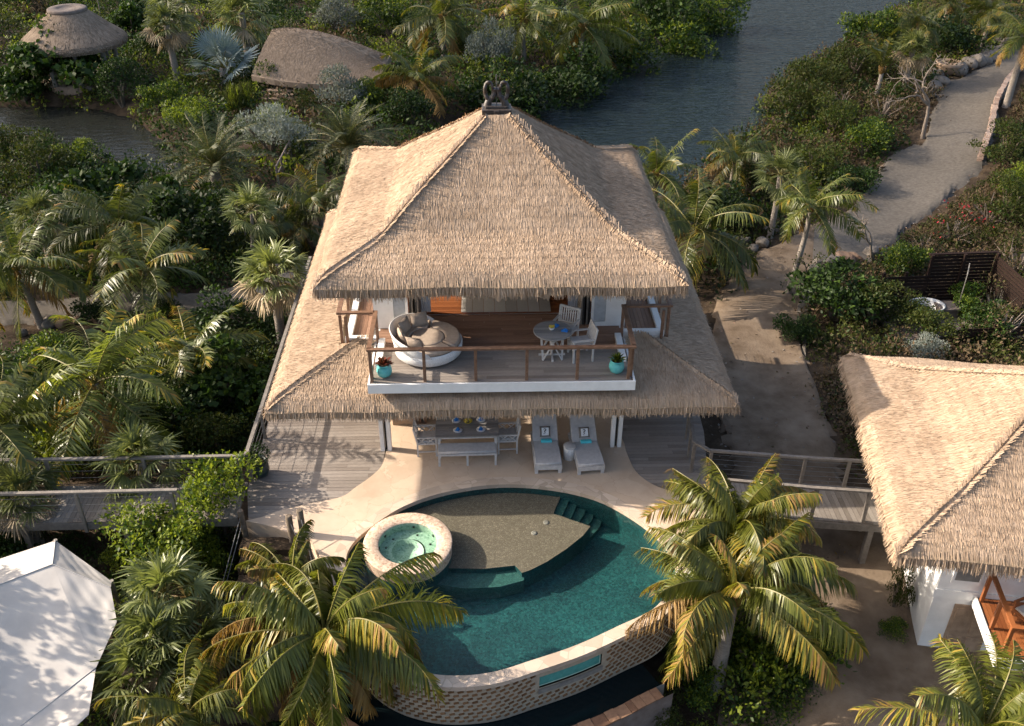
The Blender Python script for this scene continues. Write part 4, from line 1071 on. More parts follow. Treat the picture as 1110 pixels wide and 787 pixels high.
# ------------------------------------------------------------------ short posts at the garden stairs
for p, l, rz in (((-5.20, -6.90, .0), 'thick wooden post with steel ropes at the head of the garden steps, the shorter one', .1), ((-4.92, -6.88, 0), 'thick wooden post with steel ropes at the head of the garden steps, the taller one', -.1)):
    t = empty('stair_post', p, rz, l, 'post'); h = .62 if p[0] < -5 else .78
    m = MB(); m.tube([(0, 0, -1.2), (0, 0, h-.02), (0, 0, h)], [.085, .08, .06], 10); m.build('shaft', MT['bark'], t)
    m = MB(); m.tube([(0, 0, h*.75), (.6, -1.2, h*.75-.9), (1.0, -2.4, h*.75-1.6)], .012, 5); m.build('rope', MT['wire'], t)
t = empty('stair_post', (-6.45, -6.55, 0), 0, 'leaning brown post between the bright shrub and the stone terrace corner', 'post')
m = MB(); m.tube([(.05, 0, -1.6), (0, 0, .5)], [.08, .07], 10); m.build('shaft', MT['bark'], t)
m = MB(); m.tube([(0, 0, .35), (-.3, -1.4, -.6), (-.5, -2.6, -1.4)], .012, 5); m.tube([(0, 0, .1), (-.3, -1.4, -.85), (-.5, -2.6, -1.7)], .012, 5); m.build('rope', MT['wire'], t)
st = empty('garden_stair', (0, 0, 0), 0, 'rough stone garden steps going down beside the pool', 'steps')
for k in range(9):
    m = MB(); y = -6.95-.42*k; z = -.22-.2*k; m.box((-5.72+.02*k, y, z-.25), (1.5, .44, .5), rz=.03*((k % 3)-1), bev=.03); m.build('step', MT['soil'], st)

# ------------------------------------------------------------------ bungalow
BZ = R(-9.5)
bun = empty('thatched_bungalow', (8.10, -10.15, 0), BZ, 'smaller white bungalow with sunlit thatched roof and orange wood balcony', 'bungalow')
def prof_b(s):
    s = np.asarray(s, float); lo = 2.3+.37*s; hi = 2.3+.37*1.5+(s-1.5)*.64; w = smooth((s-1.15)/.7); return lo*(1-w)+hi*w
hip_roof('roof', bun, (0, 0, 8.2, 7.75), prof_b, 3.9, TH, 5, thick=.28, fr_len=(.22, .4), sides=(0, 1, 2, 3))
m = MB()
def bb(x0, x1, y0, y1, z0, z1, mi=0, mb=None): (mb or m).box(((x0+x1)/2, (y0+y1)/2, (z0+z1)/2), (x1-x0, y1-y0, z1-z0), mi=mi)
bb(1.55, 1.70, 1.4, 6.65, -2.2, 2.6); bb(1.55, 4.6, 1.25, 1.4, -2.2, -.12); bb(1.55, 4.6, 1.25, 1.4, .12, 2.5); bb(1.7, 7, 6.5, 6.65, -2.2, 2.6); bb(6.85, 7, 1.4, 6.5, -2.2, 2.6)
bb(4.6, 7, 1.25, 1.4, -2.2, -.2); bb(4.6, 7, 1.25, 1.4, 2.0, 2.5); bb(6.2, 7, 1.25, 1.4, 0, 2)
m.build('wall', MT['white'], bun)
m = MB(); bb(1.5, 7.1, 1.21, 1.45, -.12, .12); bb(1.51, 1.56, 1.45, 6.65, -.12, .12); m.build('band', MT['white'], bun)
m = MB()
for z in (.42, .98): bb(1.78, 2.42, 1.2, 1.25, z-.05, z+.05)
for x in (1.78, 2.37): bb(x, x+.06, 1.202, 1.25, .47, .93)
wv = m.build('louvre_window', MT['white'], bun)
m = MB(); louvre(m, 1.84, 2.37, 1.22, .47, .93, 8, 0); m.build('louvres', MT['stonegrey'], wv)
m = MB(); bb(2.05, 2.95, 1.22, 1.25, -2.0, -.3); d = m.build('lower_door', MT['clay'], bun)
m = MB()
for k in range(2): bb(2.12+.43*k, 2.45+.43*k, 1.2, 1.225, -1.2, -.4); bb(2.12+.43*k, 2.45+.43*k, 1.2, 1.225, -1.95, -1.3)
m.build('door_panel', MT['clay'], d)
# balcony
m = MB(); bb(2.43, 6.6, -.55, 1.2, -.22, -.03); m.build('balcony_slab', MT['white'], bun)
boards([(2.48,-.5),(6.55,-.5),(6.55,1.2),(2.48,1.2)], .1, .0, .025, 'y', 31).build('balcony_floor', MT['orangewood'], bun)
m = MB(); bb(2.38, 2.43, -.6, 1.2, -.24, .04); bb(2.43, 6.6, -.6, -.55, -.24, .04); m.build('fascia', MT['white'], bun)
ow = MT['orangewood']
ra = railing('balcony_railing', bun, [(2.51,1.15,0),(2.51,-.5,0),(6.5,-.5,0)], [(2.51,1.1,0),(2.51,.3,0),(2.51,-.48,0),(4.3,-.5,0),(5.6,-.5,0)], .92, ow, .08, .1)
m = MB(); bb(3.25, 3.43, -.42, -.24, 0, 2.5); m.build('column', MT['white'], bun)
m = MB()
for k in range(3): x = 4.0+.5*k; bb(x, x+.06, 1.22, 1.27, 0, 2.0); 
bb(4.0, 5.1, 1.225, 1.265, 1.9, 2.0); bb(4.07, 5.05, 1.25, 1.26, .05, 1.9, mi=1); m.build('glazed_door', [MT['white'], MT['black']], bun)
m = MB(); m.lathe([(.05, 2.05), (.07, 2.12), (.02, 2.2)], (3.6, 1.0, 0), 12); m.build('wall_lamp', MT['plate'], bun)
ch = armchair((0, 0, 0), 0, 'brown timber armchair with white cushion on the bungalow balcony', mats=('orangewood', 'greycush'))
v = Matrix.Rotation(BZ, 3, 'Z') @ Vector((3.3, .45, .004)); ch.location = Vector((8.10, -10.15, 0))+v; ch.rotation_euler = (0, 0, BZ+R(-60))

# ------------------------------------------------------------------ white shade sail
sail = empty('shade_sail', (-11, -9, 0), 0, 'large white fabric shade sail with a peaked corner and dark seams', 'shade sail')
S0 = Vector((-11, -9, 0)); pv = lambda u, v, z: Vector(U(u, v, z))-S0
A = pv(60, 586, .05); Bc = pv(57, 612, .36); Dd = pv(104, 724, -.62); Lg = pv(-150, 690, .15)
PN = (Dd-Bc).cross(Lg-Bc).normalized()
def on_plane(u, v, dz=0.0):
    d = Vector(ray(u, v)); o = Vector(CPOS)-S0; k = (Bc-o).dot(PN)/d.dot(PN); return o+d*k+Vector((0, 0, dz))
C1 = on_plane(119, 634, -.10); C2 = on_plane(126, 672, -.06); Ee = on_plane(-10, 812); Lf = pv(-150, 655, -.30); Cc = pv(121, 630, -.22)
def patch(mb, p00, p10, p11, p01, n=14, sag=.0, mi=0):
    vs = []
    for i in range(n+1):
        for j in range(n+1):
            a, b = i/n, j/n
            p = p00*(1-a)*(1-b)+p10*a*(1-b)+p11*a*b+p01*(1-a)*b
            wr = .018*math.sin(9*a+5*b)*math.sin(6*b+2*a)+.010*math.sin(23*a-14*b)
            e = min(1, 8*min(a, 1-a, b, 1-b))
            vs.append(p-Vector((0, 0, sag*4*a*(1-a)*4*b*(1-b)-wr*e)))
    mb.add(vs, [(i*(n+1)+j, (i+1)*(n+1)+j, (i+1)*(n+1)+j+1, i*(n+1)+j+1) for i in range(n) for j in range(n)], mi, True)
m = MB()
patch(m, Lg, Bc, Dd, Ee, 36, .14)                      # top panel
patch(m, Bc, C1, C2, Dd, 16, .03)
patch(m, A, Cc, C1, Bc, 14, .04); patch(m, Lf, A, Bc, Lg, 24, .05)   # border bands
patch(m, Ee, Dd, pv(96, 775, -.75), pv(-20, 880, -.75), 24, .10)      # beyond the gutter
m.build('canopy', MT['sailcloth'], sail)
m = MB()
for a, b in ((A, Bc), (Bc, Lg), (Bc, C1), (Dd, Ee)): m.tube([a+Vector((0, 0, .014)), a.lerp(b, .5)+Vector((0, 0, .0)), b+Vector((0, 0, .014))], .013, 5)
m.build('seam', MT['seam'], sail)
for p in (A, Cc): m = MB(); m.tube([p+Vector((0, 0, .02)), Vector((p.x, p.y, -2.6))], .05, 10); m.build('pole', MT['stonegrey'], sail)

# ------------------------------------------------------------------ distant pavilions
c = U(79, 46, 1.0)
pv1 = empty('round_pavilion', (c[0], c[1]+.3, -1.35), 0, 'distant round thatched pavilion with a flat concrete cap', 'pavilion')
prof = [(2.95, 2.18), (3.02, 2.42), (2.9, 2.62), (2.2, 3.15), (1.5, 3.75), (1.05, 4.12)]
m = MB(); m.lathe([(2.5, 2.2)]+prof, n=48)
bs = m.build('roof', MT['thatch_old'], pv1)
r = np.random.default_rng(4); N = 9000; k = r.random(N)*(len(prof)-1.001); i0 = k.astype(int); f = k-i0; PR = np.array(prof)
rz_ = PR[i0]*(1-f)[:, None]+PR[i0+1]*f[:, None]; a = r.random(N)*2*math.pi
d = np.stack([np.cos(a), np.sin(a), 0*a], 1); sd = np.stack([-np.sin(a), np.cos(a), 0*a], 1)
P1 = d*(rz_[:, :1]+.05); P1[:, 2] = rz_[:, 1]-.0; P0 = d*(rz_[:, :1]-.18); P0[:, 2] = rz_[:, 1]+.17
V = np.stack([P0-sd*.05, P0+sd*.05, P1+sd*.02, P1-sd*.02], 1); link('straw', quad_mesh('straw', [(V, 0)], [MT['thatch_old']]), bs)
m = MB(); m.lathe([(1.0, 4.05), (1.12, 4.1), (1.12, 4.26), (1.05, 4.30), (.6, 4.31), (.55, 4.26), (0, 4.26)], n=36); m.build('roof_cap', MT['concrete'], pv1)
for k in range(8):
    a = k*math.pi/4+.3; m = MB(); m.tube([(2.1*math.cos(a), 2.1*math.sin(a), -.3), (2.15*math.cos(a), 2.15*math.sin(a), 2.5)], .16, 8); m.build('column', MT['stonegrey'], pv1)
m = MB(); m.lathe([(2.3, -.4), (2.3, .15), (0, .15)], n=32); m.build('plinth', MT['clay'], pv1)

# curved-ridge thatched hall, gable end towards the canal
c = G(348, 93)
pv2 = empty('curved_pavilion', (c[0], c[1], -1.35), R(-4), 'distant thatched pavilion with an arched ridge and dark open gable', 'pavilion')
def roofpt(a, b, dz=0):   # a along ridge 0..1, b -1..1 across
    x = -3.5+7.5*a; top = 3.15+.45*math.sin(math.pi*min(1, .12+.8*a))-1.45*a*a
    hw = 1.7+1.3*math.sin(math.pi*(.12+.7*a)); eave = 1.25-.15*math.sin(math.pi*a)-.05*a
    bb_ = abs(b); z = top-(top-eave)*(bb_**1.15)
    return Vector((x+(.3 if a > .5 else .95)*(1-bb_)*abs(2*a-1)**2, math.copysign(hw*bb_, b) if b else 0, z+dz))
m = MB(); n1, n2 = 26, 20
vs = [roofpt(i/n1, j/n2*2-1) for i in range(n1+1) for j in range(n2+1)]; vb = [v-Vector((0, 0, .3)) for v in vs]
q = [(i*(n2+1)+j, (i+1)*(n2+1)+j, (i+1)*(n2+1)+j+1, i*(n2+1)+j+1) for i in range(n1) for j in range(n2)]
m.add(vs, q, 0, True); m.add(vb, [f[::-1] for f in q], 0, True)
K = n2+1
for i in range(n1):
    for j in (0, n2): m.add([vs[i*K+j], vs[(i+1)*K+j], vb[(i+1)*K+j], vb[i*K+j]], [(0, 1, 2, 3)])
for j in range(n2):
    for i in (0, n1): m.add([vs[i*K+j], vs[i*K+j+1], vb[i*K+j+1], vb[i*K+j]], [(0, 1, 2, 3)])
bs = m.build('roof', MT['thatch_old'], pv2)
N = 17000; V = np.zeros((N, 4, 3))
for i in range(N):
    a, b = random.random(), random.uniform(-1, 1); p = roofpt(a, b, .035); p0 = roofpt(a, b*.93, .01); w = random.uniform(.02, .04)
    V[i] = [(p0.x-w, p0.y, p0.z), (p0.x+w, p0.y, p0.z), (p.x+w*.4, p.y, p.z), (p.x-w*.4, p.y, p.z)]
link('straw', quad_mesh('straw', [(V, 0)], [MT['thatch_old']]), bs)
for x in (-2.2, 0, 2.2):
    for y in (-1.9, 1.9): m = MB(); m.tube([(x, y, -.3), (x, y, 1.6)], .14, 8); m.build('column', MT['bark'], pv2)
m = MB()
for k in range(4): m.box((-1.7-.05*k, -2.6-.35*k, .5-.14*k), (1.6, .38, .16))
m.build('step', MT['clay'], pv2)
m = MB(); m.box((0, 0, .02), (6.2, 4.2, .5)); m.build('plinth', MT['stonegrey'], pv2)

# ------------------------------------------------------------------ outdoor bathing court
ct = empty('slat_fence', (14.2, 6.0, -1.3), R(3), 'dark slatted screen fence round a small outdoor bathing court', 'fence')
m = MB()
def slats(mb, x0, x1, y, z0, z1, n):
    for k in range(n): z = z0+(k+.5)*(z1-z0)/n; mb.box(((x0+x1)/2, y, z), (x1-x0, .03, (z1-z0)/n*.8))
slats(m, -.1, 1.55, 0, .0, 1.35, 10); m.build('screen_panel', MT['darkwood'], ct)
m = MB(); slats(m, 1.6, 4.0, .25, .0, 2.0, 15); m.build('screen_panel', MT['darkwood'], ct)
m = MB()
for k in range(15): m.box((4.05, -.9, (k+.5)*2/15), (.03, 2.2, .1))
m.build('screen_panel', MT['darkwood'], ct)
for x, h in ((-.1, 1.45), (.75, 1.45), (1.57, 2.1), (2.8, 2.1), (4.05, 2.1)): m = MB(); m.box((x, .12, h/2), (.1, .1, h)); m.build('post', MT['darkwood'], ct)
m = MB(); m.box((2.8, .25, 2.07), (2.6, .12, .06)); m.build('top_rail', MT['darkwood'], ct)
t = empty('fence_screen', (*G(1038, 378)[:2], -1.5), R(3), 'dark reddish slat fence below the bathing court beside grey twiggy bushes', 'fence')
m = MB(); slats(m, 0, 2.3, 0, 0, 1.0, 8); m.build('screen_panel', MT['darkwood'], t)
for x in (0, 1.15, 2.3): m = MB(); m.box((x, .05, .55), (.1, .1, 1.1)); m.build('post', MT['darkwood'], t)
c = U(1004, 333, -.8)
t = empty('outdoor_tub', (c[0], c[1], -1.3), 0, 'white freestanding tub beside the dark slatted screen fence', 'bathtub')
m = MB(); m.lathe([(.35, .05), (.42, .2), (.5, .58), (.53, .62), (.49, .63), (.44, .55), (.36, .2), (0, .16)], n=32, sx=1.25); m.build('tub_body', MT['tubwhite'], t)
c = U(1043, 315, -.3)
t = empty('glass_screen', (c[0], c[1], -1.3), R(62), 'clear glass shower screen standing in the dark bathing court', 'glass screen')
m = MB(); m.box((0, 0, 1.0), (.95, .012, 1.7)); m.build('pane', MT['acrylic'], t)
m = MB(); m.box((0, 0, 1.87), (.97, .03, .03)); m.box((-.48, 0, 1.0), (.03, .03, 1.75)); m.box((0, 0, .13), (.97, .05, .05)); m.build('frame', MT['stonegrey'], t)
c = U(1028, 330, -.7)
t = empty('stone_bench', (c[0], c[1], -1.3), R(5), 'grey stone shower bench between the white tub and glass screen', 'bench')
m = MB(); m.box((0, 0, .52), (.75, .6, .08), bev=.01); m.build('top', MT['concrete'], t)
m = MB(); m.box((0, 0, .24), (.65, .5, .48)); m.build('base', MT['concrete'], t)
m = MB(); m.slab([(13.9,3.6),(18.4,3.8),(18.4,6.4),(13.9,6.2)], -1.6, -1.12); tag(m.build('court_paving', MT['concrete']), kind='structure')

# ------------------------------------------------------------------ kerb wall, boulders, clay bowl, log rail
kp = resample(np.array([G(u, v)[:2] for u, v in [(1103,79),(1090,94),(1077,119),(1072,147),(1061,177)]]), 60)
m = MB(); r = random.Random(6)
for i in range(59):
    a, b = kp[i], kp[i+1]; c = (a+b)/2; z = float(hgt(c[0], c[1])[0]); ang = math.atan2(b[1]-a[1], b[0]-a[0]); L = np.linalg.norm(b-a)
    for k in range(3): m.box((c[0]+r.uniform(-.03, .03), c[1], z+.08+.15*k), (L*.97, .26+r.uniform(-.04, .04), .14), rz=ang, bev=.02)
tag(m.build('kerb_wall', MT['kerbstone']), 'low pinkish stone kerb wall following the bend of the gravel road', 'wall')
def rock_mesh(name, seed, mat):
    bm = bmesh.new(); bmesh.ops.create_icosphere(bm, subdivisions=3, radius=.5); rr = np.random.default_rng(seed)
    dirs = rr.normal(size=(9, 3)); dirs /= np.linalg.norm(dirs, axis=1)[:, None]; cut = rr.uniform(.30, .46, 9); ph = rr.random(3)*6
    for v in bm.verts:
        p = np.array(v.co); 
        for d_, c_ in zip(dirs, cut):
            e = p @ d_
            if e > c_: p = p-d_*(e-c_)*.85
        p *= 1+.05*math.sin(9*p[0]+ph[0])+.05*math.sin(11*p[1]+ph[1])
        v.co = Vector((p[0], p[1], p[2]*.75))
    me = bpy.data.meshes.new(name); bm.to_mesh(me); bm.free(); me.materials.append(mat); return me
RK = [rock_mesh('boulder', s, MT['rock']) for s in (1, 2, 3)]+[rock_mesh('boulder', s, MT['rockred']) for s in (4, 5)]
rr = random.Random(9)
def boulder(u, v, s, label, k=None, group=None):
    p = G(u, v); k = rr.randrange(3) if k is None else k
    o = link('boulder', RK[k], None, (p[0], p[1], float(hgt(p[0], p[1])[0])+.18*s), rr.random()*6)
    s *= .8
    o.scale = (s*rr.uniform(.9, 1.25), s*rr.uniform(.8, 1.1), s*rr.uniform(.85, 1.1)); o.rotation_euler[0] = rr.uniform(-.2, .2)
    tag(o, label, 'boulder', group)
for i, (u, v, s) in enumerate([(1041,80,1.5),(1049,74,1.4),(1057,71,1.5),(1064,70,1.3),(1071,65,1.4),(1078,61,1.5),(1085,57,1.4),(1091,52,1.5),(1098,47,1.4),(1063,62,1.0),(1072,56,1.1),(1082,48,1.2)]):
    boulder(u, v, s, 'grey boulder in the dense row lining the upper bend of the gravel road', None, 'boulders along the upper road bend')
for i, (u, v, s) in enumerate([(1014,84,1.2),(1018,94,1.3),(1012,100,1.1),(1008,86,1.1),(1007,106,.9)]):
    boulder(u, v, s, 'grey boulder in the small pile below the clay bowl beside the road', None, 'boulders below the clay bowl')
for (u, v, s, l, k) in ((890,289,1.0,'grey boulder nearest the slender palm trunk at the road edge',0),(901,290,1.15,'large dark boulder in the road edge row below the bare sapling',1),(914,287,1.2,'broad pale brown boulder beside the road below the bare sapling',3),(926,284,.95,'brown boulder at the end of the roadside row',4),(882,296,.7,'small stone behind the foot of the slender palm trunk',2),(944,275,.9,'lone boulder touching the road bend under the bare sapling',0)):
    boulder(u, v, s, l, k)
for (u, v, s, l, k) in ((826,266,.8,'whitish stone at the kink of the track below the fan palm',2),(836,252,.9,'pale upright stone block under the fan palm trunk',1),(817,270,.6,'small grey stone at the track edge left of the fan palm',0),(806,262,.7,'half buried stone among bushes behind the big drooping palm',2),
    (55,352,.75,'blue grey stone on the edge of the gravel path',1),(68,354,.6,'brownish stone beside the blue grey one on the path edge',3),(25,364,.6,'pale stone lying in the bed under the path',2),(43,350,.5,'small red brown stone in the path edging',4),(85,350,.5,'reddish edging stone nearest the round path bush',4),(305,290,.9,'pale grey rock in shade beside the villa roof',0),(190,183,.9,'dark bank stone under the date palm by the pond',1),(42,172,.8,'grey stone on the bare islet of the pond',0),
    (98,98,.7,'pale stone in front of the round clipped bush on the pond bank',2)):
    boulder(u, v, s, l, k)
p = G(1027, 80)
t = empty('clay_bowl', (p[0], p[1], float(hgt(p[0], p[1])[0])), 0, 'large weathered clay bowl standing on the gravel road corner', 'bowl')
m = MB(); m.lathe([(.35, 0), (.6, .18), (.76, .5), (.78, .68), (.71, .70), (.68, .58), (0, .5)], n=32); m.build('bowl_body', MT['clay'], t)
m = MB(); m.lathe([(.77, .53), (.80, .56), (.785, .60)], n=32); m.build('rim_band', MT['clay'], t)
t = empty('log_railing', tuple(G(302, 200)), 0, 'grey log handrail climbing a garden stair in the thicket', 'railing')
a, b = G(302, 200), G(316, 172)
for k in range(4):
    q = (b-a)*k/3; m = MB(); m.tube([(q[0], q[1], -.1), (q[0], q[1], .95)], .055, 8); m.build('post', MT['deadwood'], t)
m = MB(); m.tube([(0, 0, .9), (b[0]-a[0], b[1]-a[1], .9)], .045, 7); m.tube([(0, 0, .5), (b[0]-a[0], b[1]-a[1], .5)], .04, 7); m.build('log_rail', MT['deadwood'], t)
for (u, v, h, l) in ((85, 100, 1.6, 'thin grey stake standing on the pond bank before the sea grape bush'), (110, 22, 4.5, 'slim leaning pole rising behind the round pavilion')):
    p = G(u, v); m = MB(); m.tube([(0, 0, -.2), (.15*(h > 3), 0, h)], [.045, .03], 7); tag(m.build('pole', MT['deadwood'], None, tuple(p)), l, 'pole')
# ------------------------------------------------------------------ leaf generators
def nrm(a): return a/(np.linalg.norm(a, axis=-1, keepdims=True)+1e-9)
def tube_quads(P, rad, n=4):
    """(N,4,3) quads of a tapered tube along P (M,3)"""
    P = np.asarray(P, float); M_ = len(P); T = nrm(np.gradient(P, axis=0))
    ref = np.array([0, 0, 1.]) if abs(T[0][2]) < .9 else np.array([1., 0, 0])
    S = nrm(np.cross(T, ref)); N_ = np.cross(S, T); a = np.arange(n)/n*2*math.pi
    rad = np.asarray(rad)[:, None, None]
    Rg = P[:, None]+rad*(S[:, None]*np.cos(a)[None, :, None]+N_[:, None]*np.sin(a)[None, :, None])
    A = Rg[:-1]; B = Rg[1:]
    return np.stack([A, np.roll(A, -1, 1), np.roll(B, -1, 1), B], 2).reshape(-1, 4, 3)
def frond(r, az, e0, droop, L, nl, ll, hang, lw, roll=0.0, wind=None, vee=.25, ratio=.5, bend=1.4, start=.14):
    """pinnate leaf: returns leaflets (2n,6,3), stalk quads, parameter along the stalk per leaflet"""
    M_ = 22; s = np.linspace(0, 1, M_); th = e0-droop*s**bend
    h = np.concatenate([[0], np.cumsum(np.cos(th[:-1]))])*L/(M_-1); z = np.concatenate([[0], np.cumsum(np.sin(th[:-1]))])*L/(M_-1)
    azs = az+.18*r.normal()*s**2
    P = np.stack([h*np.cos(azs), h*np.sin(azs), z], 1)
    if wind is not None: P += np.outer(s**2*L*.22, wind)
    T = nrm(np.gradient(P, axis=0)); S = nrm(np.cross(T, np.array([0, 0, 1.])+1e-3)); N_ = np.cross(S, T)
    ro = roll+.5*r.normal()*s*.5
    S, N_ = S*np.cos(ro)[:, None]+N_*np.sin(ro)[:, None], N_*np.cos(ro)[:, None]-S*np.sin(ro)[:, None]
    t = start+(1-start)*(np.arange(nl)+.5)/nl
    out = []; par = []
    for sg in (-1, 1):
        tt = np.clip(t+r.normal(0, .3/nl, nl), 0, 1); gp = np.interp(t, np.linspace(0, 1, 9), r.normal(0, 1, 9))
        f = lambda A: np.stack([np.interp(tt, s, A[:, k]) for k in range(3)], 1)
        p, T_, S_, NN = f(P), nrm(f(T)), nrm(f(S)), nrm(f(N_))
        l = ll*np.clip(np.sin(math.pi*np.clip(.12+.80*tt, 0, 1))**.6, .18, 1)*r.uniform(.85, 1.1, nl)
        fw = .35+.75*tt**2
        d = nrm(S_*sg*1.0+T_*(fw*(1+.25*gp))[:, None]*ratio*2+NN*(vee+.22*gp)[:, None]+r.normal(0, .13, (nl, 3)))
        hg = hang*np.clip(r.uniform(.7, 1.3, nl)+.25*gp, .2, 2)
        d1 = nrm(d+np.array([0, 0, -1.])*(hg*.42)[:, None]); d2 = nrm(d+np.array([0, 0, -1.])*hg[:, None])
        w = nrm(T_-d*(T_*d).sum(1)[:, None])
        w = nrm(w*.85+NN*sg*.35)*(lw*r.uniform(.8, 1.2, nl))[:, None]
        mid = p+d1*(l*.5)[:, None]; tip = mid+d2*(l*.5)[:, None]
        V = np.stack([p-w*.35, p+w*.35, mid-w*.5, mid+w*.5, tip-w*.06, tip+w*.06], 1)
        kp = (r.random(nl) > .05) & ~((gp > 1.5) & (r.random(nl) < .6)); out.append(V[kp]); par.append(tt[kp])
    st = tube_quads(P, np.linspace(.03, .007, M_)*(L/3)**.5)
    return np.concatenate(out), st, np.concatenate(par)
def coconut(seed, L=3.0, n=20, nl=46, hang=.9, lw=.042, wind=None, old=.2, yellow=.12, emin=-35, emax=78, droop=1.25, extra=(), vee=.25, gap=None, leaf='coco'):
    """extra: (azimuth deg, elevation deg, droop, length, material index) for single fronds the photograph shows"""
    r = np.random.default_rng(seed); st = []
    spec = []
    for i in range(n):
        q = (i+.5)/n; az = i*2.39996+r.normal(0, .25)
        e = R(emax+(emin-emax)*q**.85)+r.normal(0, .1)
        if gap and e < R(60) and gap[0] < math.degrees(az) % 360 < gap[1]: continue
        mi = 0
        if q > 1-old: mi = 2 if r.random() < .45 else 1
        elif r.random() < yellow: mi = 1
        spec.append((az, e, droop*r.uniform(.75, 1.15)*(1 if q > .15 else .6), L*r.uniform(.85, 1.08)*(.8 if q < .1 else 1), mi))
    for a, e, d, l, mi in extra: spec.append((R(a), R(e), d, l, mi))
    for az, e, d, l, mi in spec:
        V, S, t = frond(r, az, e, d, l, nl, .26*l, hang*(1.4 if mi == 2 else 1), lw, r.normal(0, .5), wind, vee)
        m = np.full(len(V), mi)
        if mi == 0:
            m = np.where((t > .8) & (r.random(len(V)) < .28), 1, m); m = np.where((t > .95) & (r.random(len(V)) < .3), 2, m)
        elif mi == 1: m = np.where(r.random(len(V)) < .45, 0, m); m = np.where((t > .7) & (r.random(len(V)) < .4), 2, m)
        st += [(V, m), (S, 3 if mi < 2 else 2)]
    # fibrous heart and a few nuts' worth of stalk stubs
    for k in range(10):
        a = r.random()*6.28; P = np.array([[0, 0, -.35], [.12*math.cos(a), .12*math.sin(a), -.15], [.2*math.cos(a), .2*math.sin(a), .1]]); st.append((tube_quads(P, [.10, .09, .03], 5), 2))
    return quad_mesh('palm_crown', st, [MT[leaf], MT['coco_y'], MT['coco_d'], MT['rachis']])
def datepalm(seed, L=2.4, n=46, mats=('date', 'coco_y', 'coco_d')):
    r = np.random.default_rng(seed); st = []
    for i in range(n):
        q = (i+.5)/n; V, S, t = frond(r, i*2.39996+r.normal(0, .2), R(82-95*q)+r.normal(0, .08), 1.0*r.uniform(.8, 1.2), L*r.uniform(.85, 1.1), 34, .17*L, .25, .028, r.normal(0, .2), None, .5, .55)
        st += [(V, 0 if q < .9 else np.where(r.random(len(V)) < .5, 2, 0)), (S, 3)]
    return quad_mesh('palm_crown', st, [MT[m] for m in mats]+[MT['rachis']])
def fanpalm(seed, pet=.65, rad=.55, n=34, seg=20, dead=.25, mats=('fan', 'fan_d'), spread=200, droop=.55, emin=-55, stiff=.0):
    r = np.random.default_rng(seed); st = []
    for i in range(n):
        q = (i+.5)/n; az = i*2.39996+r.normal(0, .3); e = R(80+(emin-80)*q)+r.normal(0, .12)
        d = np.array([math.cos(az)*math.cos(e), math.sin(az)*math.cos(e), math.sin(e)]); sd = np.array([-math.sin(az), math.cos(az), 0.])
        pl = pet*r.uniform(.75, 1.15); c = d*pl; c[2] -= .12*pl
        st.append((tube_quads(np.array([[0, 0, 0], d*pl*.5+[0, 0, .02], c]), [.018, .012, .008], 4), 2))
        up = np.cross(sd, d); tilt = r.normal(0, .35); sd2 = sd*math.cos(tilt)+up*math.sin(tilt); up2 = np.cross(sd2, d)
        a = R(spread)/2*np.linspace(-1, 1, seg); l = rad*(.72+.28*np.cos(a*.7))*r.uniform(.85, 1.15, seg)
        dr = np.cos(a)[:, None]*d+np.sin(a)[:, None]*sd2+up2*.18*np.abs(np.sin(a))[:, None]; dr = nrm(dr)
        w = nrm(-np.sin(a)[:, None]*d+np.cos(a)[:, None]*sd2); w = nrm(w+up2*np.where(np.arange(seg) % 2, .5, -.5)[:, None])
        mid = c+dr*(l*.55)[:, None]; tip = mid+nrm(dr+np.array([0, 0, -1.])*(droop*r.uniform(.5, 1.6, seg))[:, None])*(l*.5)[:, None]
        wd = (rad*math.radians(spread)/seg*.42)
        V = np.stack([c-w*.012, c+w*.012, mid-w*wd*.62, mid+w*wd*.62, tip-w*.006, tip+w*.006], 1)
        st.append((V, 1 if (q > 1-dead and r.random() < .8) else 0))
    return quad_mesh('palm_crown', st, [MT[mats[0]], MT[mats[1]], MT['rachis']])
def trunk_mesh(seed, H, lean=(0, 0), r0=.17, r1=.11, name='trunk', flare=1.35, mat='trunk'):
    r = np.random.default_rng(seed); n = max(8, int(H/.16)); m = MB(); P, rd = [], []
    for i in range(n+1):
        t = i/n; P.append((lean[0]*(1-(1-t)**1.5)+.02*math.sin(5*t+seed), lean[1]*(1-(1-t)**1.5), -.25+t*(H+.25)))
        b = r0+(r1-r0)*t**.7; b *= 1+(flare-1)*max(0, 1-t*7)**2
        rd.append(b*(1+.05*(i % 2))*(1+.02*r.normal()))
    m.tube(P, rd, 12); me = bpy.data.meshes.new(name); me.from_pydata(m.v, [], m.f); me.materials.append(MT[mat])
    me.polygons.foreach_set('use_smooth', [True]*len(m.f)); return me
def palm(crown, u, v, H, label, name='coconut_palm', cat='palm tree', rz=None, sc=1.0, lean=(0, 0), r0=.16, r1=.10, group=None, base=None, mat='trunk'):
    """crown seen at (u, v), H above the ground"""
    p = crest(u, v, H) if base is None else np.array(base)
    if base is None: p[2] = float(hgt(p[0], p[1])[0])
    bx, by = p[0]-lean[0], p[1]-lean[1]
    t = empty(name, (bx, by, p[2]), 0, label, cat, group)
    link('trunk', trunk_mesh(abs(int(u*7+v)), H, lean, r0*sc**.5, r1*sc**.5, mat=mat), t)
    c = link('crown', crown, t, (lean[0], lean[1], H)); c.rotation_euler = (0, 0, rr.random()*6.28 if rz is None else R(rz)); c.scale = (sc, sc, sc)
    return t

